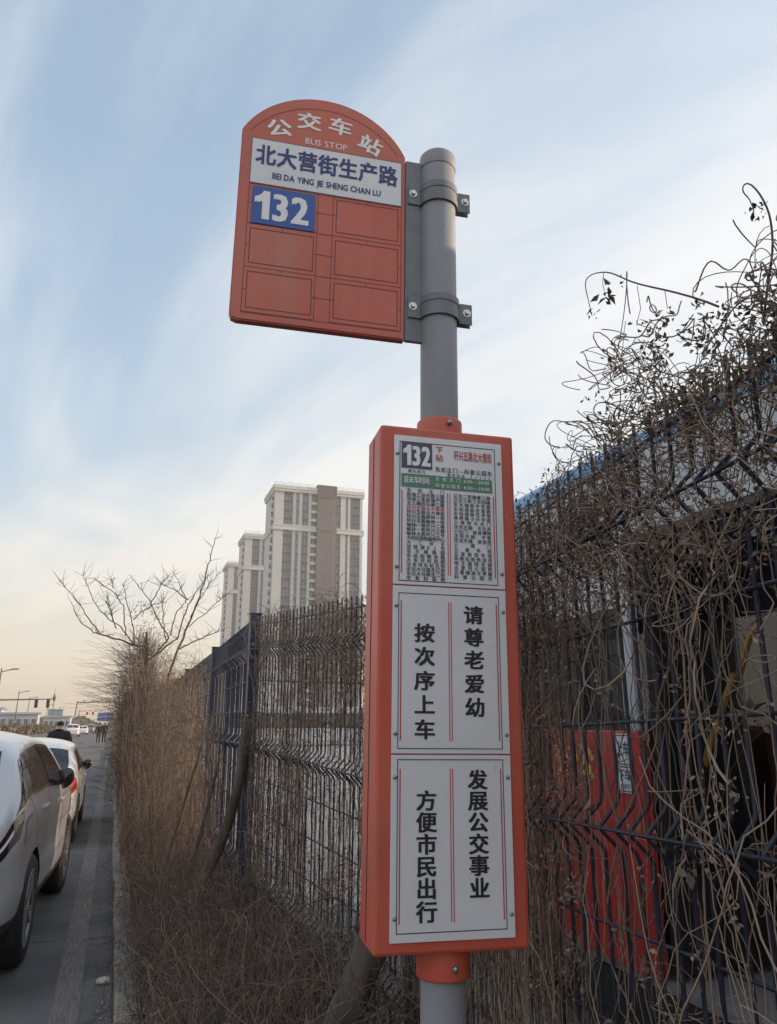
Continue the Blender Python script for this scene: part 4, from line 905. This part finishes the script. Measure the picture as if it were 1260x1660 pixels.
for y0, y1 in ((DO1, DO1 + .10), (4.55, 4.63), (5.6, 5.68), (YE - .12, YE), (DO0 - .10, DO0), (.2, .28), (-1.6, -1.52), (YN, YN + .12)):
    b = MB(); b.box(.002, .055, y0, y1, 1.602, ZW(y0), 'bus_white'); b.build('window_pillar', bus)
for y0, y1 in ((DO1 + .10, 4.55), (4.63, 5.6), (5.68, YE - .12), (.28, DO0 - .1), (-1.52, .2), (YN + .12, -1.6)):
    zt = ZW(y0); b = MB(); b.box(.020, .030, y0, y1, 1.602, zt, 'bus_pane'); wn = b.build('side_window', bus)
    b = MB()
    for (ya, yb, za, zb) in ((y0, y1, 1.602, 1.632), (y0, y1, zt - .03, zt), (y0, y0 + .03, 1.632, zt - .03), (y1 - .03, y1, 1.632, zt - .03), (y0 + .03, y1 - .03, zt - .24, zt - .22)): b.box(.010, .036, ya, yb, za, zb, 'bus_dark')
    b.build('window_frame', wn)
b = MB(); b.box(.03, 2.46, YN, YE, .46, .495, 'bus_interior'); b.build('floor', bus)
b = MB(); b.box(.02, 2.48, YN + .01, YE - .01, .26, .455, 'bus_dark'); b.build('skirt', bus)
b = MB(); b.box(0.02, 2.48, YE - .05, YE - .002, .5, 2.985, 'bus_white'); b.build('rear_wall', bus)
b = MB(); b.box(0.02, 2.48, YN + .002, YN + .05, .5, 1.2, 'bus_red'); b.box(.06, 2.44, YN + .004, YN + .04, 1.2, 2.985, 'car_glass'); b.build('front_wall', bus)
b = MB(); b.box(-.012, .06, DO0, DO1, 2.52, 2.56, 'bus_dark'); b.build('door_header', bus)
for y_ in (DO0 + .02, DO1 - .05):       # folded door leaves
    b = MB(); b.box(.07, .62, y_, y_ + .03, .52, 2.50, 'bus_dark', .004); lf = b.build('door_leaf', bus)
    b = MB(); b.box(.14, .55, y_ - .003, y_ + .033, .95, 2.35, 'bus_pane'); b.build('door_pane', lf)
for pts in ([(.35, 3.40, 1.0), (.35, 3.38, 1.275), (.35, 3.26, 1.516), (.35, 3.09, 1.777), (.35, 3.03, 1.862)], [(.35, 2.997, 1.86), (.35, 2.911, 2.026), (.38, 2.85, 2.10)], [(.55, 2.45, 1.45), (1.1, 2.45, 1.45)]):
    b = MB(); b.tube(pts, .017, 'bus_rail_yellow', 8); b.build('grab_rail', bus)
b = MB(); b.box(.22, .27, 3.40, 3.46, .5, 2.95, 'pole_grey', .01); b.build('door_post', bus)
for y_ in (3.6, 4.4, 5.2, 0.9, .1):
    for x_ in (.75, 1.85):
        b = MB(); b.box(x_ - .38, x_ + .38, y_, y_ + .42, .86, .96, 'bus_seat', .02); b.box(x_ - .38, x_ + .38, y_ + .38, y_ + .46, .90, 1.62, 'bus_seat', .03); b.box(x_ - .2, x_ + .2, y_ + .1, y_ + .3, .5, .86, 'bus_dark'); st = b.build('seat', bus)
for y_ in (5.0, -2.9):
    ty, rim = make_wheel(.48, .28); wo = obj('wheel', ty, bus, (.20, y_, .48 - .02), (0, 0, math.pi)); obj('rim', rim, wo)
class SidePrint(Print):
    pass
p = Print(); sgn_ = []
p.cjk('公', -3.82, 1.44, .17, .19, 0, 'bus_text_yellow', .035); p.cjk('交', -4.05, 1.44, .17, .19, 0, 'bus_text_yellow', .035)
o = p.build('side_lettering', bus); o.rotation_euler = (0, 0, -math.pi / 2); o.location = (-.004, 0, 0)
b = MB(); b.box(-.005, -.001, 3.395, 3.535, 1.30, 1.585, 'panel_white'); b.build('door_notice', bus)
p = Print(); p.frame(-3.530, -3.400, 1.435, 1.579, .005, 0, 'print_frame'); p.frame(-3.530, -3.400, 1.306, 1.427, .005, 0, 'print_frame')
p.row('上车', -3.524, -3.406, 1.51, .07, 0, 'print_navy', .02); p.row('下车', -3.524, -3.406, 1.384, .056, 0, 'print_navy', .02); p.latin('OFF', -3.505, -3.425, 1.318, 1.343, 0, 'print_navy', 0, .1)
o = p.build('door_notice_lettering', bus); o.rotation_euler = (0, 0, -math.pi / 2); o.location = (-.007, 0, 0)

bpy.data.objects.remove(_to)
# parked buses across the yard
def yard_bus(x, y, label, band):
    r0 = empty('yard_bus', (x, y, .02)); tag(r0, label, 'bus', 'buses parked across the yard')
    b = MB(); b.box(0, 11, 0, 2.5, .35, 1.35, band, .05); b.build('lower_body', r0)
    b = MB(); b.box(0, 11, 0, 2.5, 2.45, 3.0, 'bus_white', .10); b.build('roof', r0)
    b = MB(); b.box(.05, 10.95, .04, 2.46, 1.351, 2.449, 'car_glass'); b.build('window_band', r0)
    for k in range(8): q = MB(); q.box(k * 1.52 + .06, k * 1.52 + .16, 0, .05, 1.352, 2.448, 'bus_white'); q.build('window_pillar', r0)
    ty, rim = make_wheel(.48, .28)
    for xx_ in (2.3, 8.4): wo = obj('wheel', ty, r0, (xx_, .14, .46), (0, 0, -math.pi / 2)); obj('rim', rim, wo)
for i, (x, lb) in enumerate(((8.5, 'pale parked bus far across the yard, leftmost behind the fence'), (20.5, 'pale parked bus across the yard, second from the left'), (32.5, 'pale parked bus across the yard, third from the left'), (44.5, 'pale parked bus across the yard, rightmost of the row'))):
    yard_bus(x, 62 + i * .3, lb, ('bus_white', 'bus_red', 'bus_white', 'bus_red')[i])

# ------------------------------------------------------------------ apartment towers
FH = 2.95; NF = 26
def tower_proto(full):
    r0 = empty('apartment_tower')
    Wd, Dp = (30.5, 17.0); H_ = 79.2
    segs = [(0, 3.0, 0, 'tower_wall'), (3.0, 6.1, .5, 'tower_spandrel'), (6.1, 7.2, 0, 'tower_wall'), (7.2, 8.2, .3, 'tower_strip'), (8.2, 9.3, 0, 'tower_wall'), (9.3, 11.5, .35, 'tower_spandrel'), (11.5, 12.4, 0, 'tower_wall'), (12.4, 14.3, .7, 'tower_strip')]
    segs += [(21.0, 22.7, .5, 'tower_spandrel'), (22.7, 24.5, 0, 'tower_wall'), (24.5, 25.3, .3, 'tower_strip'), (25.3, 26.1, 0, 'tower_wall'), (26.1, 29.6, .5, 'tower_spandrel'), (29.6, 30.5, 0, 'tower_wall')]
    b = MB(); b.box(0.0, 30.5, 1.2, Dp, 0, H_, 'tower_wall')
    for x0, x1, dp, m in segs: b.box(x0 + .001, x1 - .001, dp, 1.25, 0, H_ - .01, m)
    b.build('wall', r0)
    b = MB(); b.box(14.3, 21.0, -1.1, 6.0, 0, H_ + 1.2, 'tower_dark'); b.box(14.2, 21.1, -1.3, 6.2, H_ - 3.4, H_ - 3.0, 'tower_dark'); b.box(14.2, 21.1, -1.25, 6.1, 64.3, 65.0, 'tower_dark')
    for k in range(9): b.box(14.5 + k * .74, 14.8 + k * .74, -1.22, -1.1, H_ - 2.9, H_ + 1.1, 'tower_dark')
    b.build('stair_block', r0)
    for x0, x1 in ((-.5, 14.28), (21.12, 31.0)):
        b = MB(); b.box(x0, x1, -.55, Dp + .5, H_ - 2.0, H_ - 1.1, 'tower_trim'); b.box(x0 - .25, x1, -.8, Dp + .7, H_ - 1.1, H_ + .1, 'tower_trim'); b.build('cornice', r0)
        b = MB(); b.box(x0 + .1, x1, -.45, Dp + .3, 63.9, 65.3, 'tower_trim'); b.box(x0, x1, -.6, Dp + .4, 65.3, 65.7, 'tower_trim'); b.build('string_course', r0)
        b = MB()
        for z_ in (H_ + .6, H_ + 1.1): b.box(x0, x1, -.5, -.44, z_, z_ + .06, 'lamp_metal')
        for k in range(6): b.box(x0 + .1 + k * (x1 - x0 - .3) / 5, x0 + .16 + k * (x1 - x0 - .3) / 5, -.5, -.44, H_ + .1, H_ + (2.2 if k == 2 else 1.1), 'lamp_metal')
        b.build('roof_railing', r0)
    def win(x0, x1, nl, front, key):
        b = MB(); wd = x1 - x0; b.box(0, wd, 0, .06, 0, 1.75, 'tower_glass')
        for i in range(nl + 1): xx = i * wd / nl; b.box(max(0, xx - .07), min(wd, xx + .07), -.06, .0, 0, 1.75, 'tower_frame')
        b.box(.07, wd - .07, -.055, 0, 0, .09, 'tower_frame'); b.box(.07, wd - .07, -.055, 0, 1.66, 1.75, 'tower_frame'); b.box(.07, wd - .07, -.055, 0, .55, .62, 'tower_frame')
        return b.mesh('window')
    cols = [(3.15, 4.9, 2, .44), (5.2, 5.95, 1, .44), (9.45, 11.35, 2, .29), (12.6, 14.1, 2, .64)]
    if full: cols += [(21.15, 22.5, 2, .44), (26.4, 27.6, 1, .44), (28.2, 29.4, 1, .44)]
    for x0, x1, nl, y_ in cols:
        me = win(x0, x1, nl, y_, 0)
        for k in range(2, NF):
            z_ = .6 + k * FH
            if z_ > H_ - 3.6: continue
            obj('window', me, r0, (x0, y_, z_))
    b2 = MB(); b2.box(12.35, 14.25, -.35, .62, 0, .9, 'tower_trim'); bme = b2.mesh('balcony')
    for k in range(2, NF): 
        if .2 + k * FH < H_ - 4: obj('balcony', bme, r0, (0, 0, -.35 + k * FH))
    b2 = MB(); b2.box(7.32, 8.08, -.22, .26, 0, .62, 'tower_frame'); b2.box(7.40, 7.86, -.24, -.22, .08, .54, 'tower_strip'); ame = b2.mesh('air_conditioner')
    for k in range(2, NF):
        if random.random() < .7: obj('air_conditioner', ame, r0, (random.uniform(-.05, .05), 0, .4 + k * FH + random.uniform(-.1, .5)))
    if full:
        b2 = MB(); b2.box(19.4, 20.1, -1.16, -1.09, 0, 1.3, 'tower_frame'); b2.box(19.5, 20.0, -1.18, -1.15, .1, 1.2, 'tower_glass'); sme = b2.mesh('stair_window')
        for k in range(2, NF): obj('stair_window', sme, r0, (0, 0, .9 + k * FH))
    b2 = MB(); b2.box(-.75, -.02, 2.2, 4.2, 0, 1.15, 'tower_trim'); b2.box(-.55, -.05, 2.4, 4.0, 1.15, 2.5, 'tower_spandrel'); bme = b2.mesh('side_bay')
    for k in range(2, NF): obj('side_bay', bme, r0, (0, 0, k * FH - .4))
    return r0
TX, TY1 = 44.7, 246.0
t1 = tower_proto(True); t1.location = (TX, TY1, 0); tag(t1, 'tall cream apartment tower with dark stair block, nearest and tallest-looking of three', 'building', 'apartment towers in a row')
t2 = tower_proto(False); t2.location = (TX + 1.2, 318, 0); tag(t2, 'cream apartment tower partly hidden, middle of the three', 'building', 'apartment towers in a row')
t3 = copy_tree(t2); t3.location = (TX + 2.6, 381, 0); tag(t3, 'cream apartment tower farthest away, leftmost of the three', 'building', 'apartment towers in a row')

# ------------------------------------------------------------------ far end of the road
def lamp_post(x, y, h, arm, label):
    r0 = empty('street_lamp', (x, y, 0)); tag(r0, label, 'street lamp', 'street lamps far on the left')
    b = MB(); b.tube([(0, 0, 0), (.1, 0, h * .5), (.22, 0, h)], [.14, .11, .08], 'lamp_metal', 8); b.build('pole', r0)
    b = MB(); b.tube([(.2, 0, h - .5), (arm * .6, 0, h - .25), (arm, 0, h - .1)], .06, 'lamp_metal', 6); b.build('arm', r0)
    b = MB(); b.box(arm - .35, arm + .55, -.16, .16, h - .16, h - .02, 'lamp_metal', .04); b.build('lamp_head', r0)
for x, y, h, lb in ((-14.3, 111, 8.6, 'tall dark street lamp at the left edge, nearest of the row'), (-19.2, 180, 8.4, 'dark street lamp, second nearest of the row on the left'), (-20.4, 216, 8.3, 'dark street lamp, third of the row on the left'), (-21.5, 290, 8.2, 'small dark street lamp, fourth of the row'), (-20.5, 335, 8.3, 'small dark street lamp, farthest of the row')):
    lamp_post(x, y, h, 1.7, lb)
def mast(x, y, h, x_arm, zs, signals, label, red, cams=0, lean=0):
    r0 = empty('traffic_light', (x, y, 0)); tag(r0, label, 'traffic light', 'traffic light masts over the road')
    b = MB(); b.tube([(-lean, 0, 0), (0, 0, h)], [.16, .11], 'lamp_metal', 8); b.build('mast', r0)
    b = MB(); b.tube([(0, 0, h - .25), (x_arm - x, 0, h - .05)], [.10, .06], 'lamp_metal', 8); b.build('arm', r0)
    for sx_ in signals:
        b = MB(); b.box(sx_ - x - .22, sx_ - x + .22, -.14, .14, zs - .6, zs + .6, 'signal_off', .04); b.tube([(sx_ - x, 0, zs + .55), (sx_ - x, 0, max(h - .1, zs + .6))], .03, 'lamp_metal', 6); hd = b.build('signal_head', r0)
        for k in range(3):
            q = MB(); q.lathe([(0, -.165), (.12, -.16), (.15, -.145), (.15, -.135)], 'signal_red' if (red and k == 0) else 'signal_off', 14, 'y', (sx_ - x, 0, zs + .38 - .38 * k)); q.build('lens', hd)
    for k in range(cams):
        xc = (x_arm - x) * (.16 + .2 * k); b = MB(); b.box(xc - .12, xc + .12, -.3, .15, h + .08, h + .3, 'lamp_metal', .03); b.tube([(xc, 0, h - .15), (xc, 0, h + .1)], .04, 'lamp_metal', 6); b.build('camera', r0)
mast(-14.9, 119, 5.1, -7.9, 4.45, (-10.25, -8.75), 'mast on the left with two dark signal heads seen from behind', False)
mast(-7.45, 178, 6.3, 1.0, 3.9, (), 'tall mast with a long bare arm carrying small cameras', False, 5, .4)
mast(-9.0, 232, 5.4, -4.5, 4.75, (-6.95, -5.45), 'farther mast with two red traffic lights', True)
r0 = empty('road_sign', (-2.7, 290, 0)); tag(r0, 'blue direction sign above the far end of the road', 'road sign')
b = MB(); b.box(-2.6, 2.6, -.05, .05, 2.6, 5.6, 'road_sign_blue', .03); b.build('sign_plate', r0)
p = Print(); p.frame(-2.5, 2.5, 2.7, 5.5, .07, -.06, 'print_white'); p.rect(-1.9, 1.9, 4.1, 4.25, -.06, 'print_white'); p.rect(-.08, .08, 3.0, 5.2, -.06, 'print_white'); p.build('markings', r0)
for sx in (-1.7, 1.7): b = MB(); b.tube([(sx, .1, 0), (sx, .1, 5.2)], .1, 'lamp_metal', 8); b.build('post', r0)
def shed(x0, x1, y0, y1, h, rise, label, wallm='far_wall', n=5):
    r0 = empty('low_building', ((x0 + x1) / 2, y0, 0)); tag(r0, label, 'building', 'low buildings far on the left'); w2 = (x1 - x0) / 2
    b = MB(); b.box(-w2, w2, 0, y1 - y0, 0, h, wallm); b.build('wall', r0)
    b = MB(); b.prism([(-.4, h), ((y1 - y0) / 2, h + rise), (y1 - y0 + .4, h)], -w2 - .3, w2 + .3, 'x', 'far_roof'); b.build('roof', r0)
    for k in range(n):
        q = MB(); xx = -w2 + (k + .5) * 2 * w2 / n; q.box(xx - w2 / n * .55, xx + w2 / n * .55, -.06, .0, h * .35, h * .72, 'tower_glass'); q.build('window', r0)
shed(-33, -25, 205, 215, 5.0, .6, 'low pale building behind the left traffic light, leftmost')
shed(-24.5, -16.5, 200, 208, 3.9, .5, 'low grey-blue shed beside the hedge, between lamp posts')
shed(-15.6, -9.8, 205, 212, 3.3, .4, 'low grey-blue shed nearest the road')
shed(-29, -23, 400, 408, 8.2, .4, 'pale block rising behind the sheds', 'far_tower', 4)
r0 = empty('distant_tower', (-145, 1060, 0)); tag(r0, 'hazy blue high-rise on the skyline at far left', 'building')
b = MB(); b.box(-4.6, 4.6, 0, 10, 0, 40, 'far_tower'); b.box(-3.8, 3.8, 1, 9, 40, 41.5, 'far_tower'); b.build('wall', r0)
for k in range(9): q = MB(); q.box(-4.2, 4.2, -.2, 0, 3 + k * 4, 5.2 + k * 4, 'tower_glass'); q.build('window_band', r0)
r0 = empty('radio_mast', (-27.0, 400, 0)); tag(r0, 'thin antenna mast standing above the low sheds', 'antenna')
b = MB(); b.tube([(0, 0, 0), (0, 0, 14.5), (.1, 0, 18)], [.2, .14, .05], 'lamp_metal', 6); b.build('pole', r0)
b = MB(); b.lathe([(0, 11.3), (.55, 12.6), (.75, 13.4), (.3, 15), (0, 16)], 'lamp_metal', 8); b.build('antenna_cluster', r0)
S = Strands(); n_ = 9000
yy = RNG.uniform(45, 200, n_); hx = RNG.uniform(-2.6, 2.6, n_); zz = RNG.uniform(0, 1.35, n_) * (1 - .25 * (np.abs(hx) / 2.6) ** 2) * (1 + .25 * np.sin(yy * .5))
S.leaves(np.stack([-14.6 - yy * 0 + hx, yy, zz], 1), RNG.uniform(.25, .6, n_), None, .7)
tag(S.build('median_hedge', 'hedge'), 'brown winter hedge along the left side of the road', 'hedge', kind='stuff')
S = Strands(); n_ = 5000; xx = RNG.uniform(-60, 30, n_); S.leaves(np.stack([xx, RNG.uniform(420, 470, n_), RNG.uniform(0, 5.5, n_) * (.6 + .4 * np.sin(xx * .3))], 1), RNG.uniform(.8, 2.0, n_), None, .7)
tag(S.build('far_trees', 'hedge'), 'hazy line of far trees across the end of the road', 'trees', kind='stuff')

# ------------------------------------------------------------------ people
def person(loc, rz, label, h=1.72, stride=.12, coat='cloth_navy'):
    s_ = h / 1.72; J = {}
    pts = [('pel', (0, 0, .93), .15, .12), ('waist', (0, .0, 1.08), .15, .12), ('chest', (0, 0, 1.30), .185, .13), ('neck0', (0, 0, 1.44), .10, .09), ('neck', (0, .01, 1.50), .058, .06), ('head', (0, .02, 1.58), .078, .092), ('crown', (0, .02, 1.66), .062, .075)]
    E_ = [(0, 1), (1, 2), (2, 3), (3, 4), (4, 5), (5, 6)]
    def limb(base, lst):
        pr_ = base
        for p_ in lst: pts.append(p_); E_.append((pr_, len(pts) - 1)); pr_ = len(pts) - 1
    for sx in (-1, 1):
        st = stride * sx
        limb(0, [('hip', (sx * .095, 0, .86), .105, .105), ('knee', (sx * .10, st * .6 + .03, .49), .070, .072), ('ankle', (sx * .10, st * 1.1 - .02, .10), .050, .052), ('toe', (sx * .11, st * 1.1 + .13, .035), .042, .035)])
        limb(2, [('sho', (sx * .20, 0, 1.37), .085, .08), ('elb', (sx * .265, -st * .5 - .02, 1.10), .062, .062), ('wri', (sx * .26, -st * .9 + .06, .88), .042, .045), ('hand', (sx * .255, -st * .9 + .09, .79), .034, .045)])
    me = bpy.data.meshes.new('body'); me.from_pydata([tuple(np.array(p_[1]) * s_) for p_ in pts], E_, [])
    o = obj('person', me); md = o.modifiers.new('s', 'SKIN')
    for i, p_ in enumerate(pts): me.skin_vertices[0].data[i].radius = (p_[2] * s_, p_[3] * s_)
    me.skin_vertices[0].data[0].use_root = True
    sb = o.modifiers.new('d', 'SUBSURF'); sb.levels = 2; sb.render_levels = 2
    dg = bpy.context.evaluated_depsgraph_get(); m2 = bpy.data.meshes.new_from_object(o.evaluated_get(dg)); o.modifiers.clear(); o.data = m2; o.name = 'person'
    m2.materials.clear()
    for m in (coat, 'cloth_black', 'skin'): m2.materials.append(MATS[m])
    for p_ in m2.polygons:
        z = p_.center.z / s_; x_ = abs(p_.center.x) / s_; p_.use_smooth = True
        p_.material_index = 2 if (z > 1.49 or (z < .845 and z > .6 and x_ > .19)) else (0 if z > .80 else 1)
    o.location = loc; o.rotation_euler = (0, 0, rz); tag(o, label, 'person', 'people walking on the road')
    bm = bmesh.new(); bmesh.ops.create_icosphere(bm, subdivisions=2, radius=1)
    for v in bm.verts: v.co = (v.co.x * .083 * s_, (v.co.y * .098 + .008) * s_, (1.625 + v.co.z * (.085 if v.co.z > 0 else .07)) * s_)
    bmesh.ops.delete(bm, geom=[v for v in bm.verts if v.co.y > .055 * s_ and v.co.z < 1.65 * s_], context='VERTS')
    hm = bpy.data.meshes.new('hair'); bm.to_mesh(hm); bm.free(); hm.materials.append(MATS['hair']); obj('hair', hm, o)
    return o
person((-1.41, 24.5, 0), 0, 'person in dark jacket walking away beyond the white car', 1.76).scale = (1.12, 1.1, 1)
person((-1.22, 80, 0), 0, 'person in black walking far up the road, left of the pair', 1.74, coat='cloth_black')
person((-.70, 79.2, 0), .05, 'person in black walking far up the road, right of the pair', 1.82, -.12, 'cloth_black')

# ------------------------------------------------------------------ grit along the kerb
bm = bmesh.new(); bmesh.ops.create_icosphere(bm, subdivisions=2, radius=.035)
for v in bm.verts: v.co = (v.co.x * 1.4 * random.uniform(.85, 1.1), v.co.y * random.uniform(.85, 1.1), v.co.z * .7 * random.uniform(.85, 1.1))
me = bpy.data.meshes.new('pale_stone'); bm.to_mesh(me); bm.free(); me.materials.append(MATS['pale_rock'])
tag(obj('pale_stone', me, None, (.085, 6.02, .022)), 'small pale stone lying on the asphalt by the kerb', 'stone')
S = Strands(); n_ = 900
S.leaves(np.stack([.135 - np.abs(RNG.normal(0, .09, n_)), ybrush(n_, 4.5, 16), RNG.uniform(.004, .012, n_)], 1), RNG.uniform(.006, .022, n_), None, .6)
tag(S.build('kerb_litter', 'pebble'), 'grit and leaf litter in the gutter along the kerb', 'litter', kind='stuff')

# ------------------------------------------------------------------ winter haze
b = MB(); b.box(-1510, 1510, -310, 2510, -1.2, 86, 'land'); hzo = b.build('haze'); tag(hzo, kind='stuff'); hzo.data.materials.clear()
hm = bpy.data.materials.new('haze'); hm.use_nodes = True; t = hm.node_tree
for n in list(t.nodes): t.nodes.remove(n)
o_ = t.nodes.new('ShaderNodeOutputMaterial'); pv = t.nodes.new('ShaderNodeVolumePrincipled'); pv.inputs['Color'].default_value = (0.93, 0.89, 0.84, 1); pv.inputs['Density'].default_value = 0.00062
pv.inputs['Anisotropy'].default_value = 0.2; t.links.new(pv.outputs[0], o_.inputs['Volume']); hzo.data.materials.append(hm)
tag(hzo, 'thin pale winter haze filling the air', 'haze')
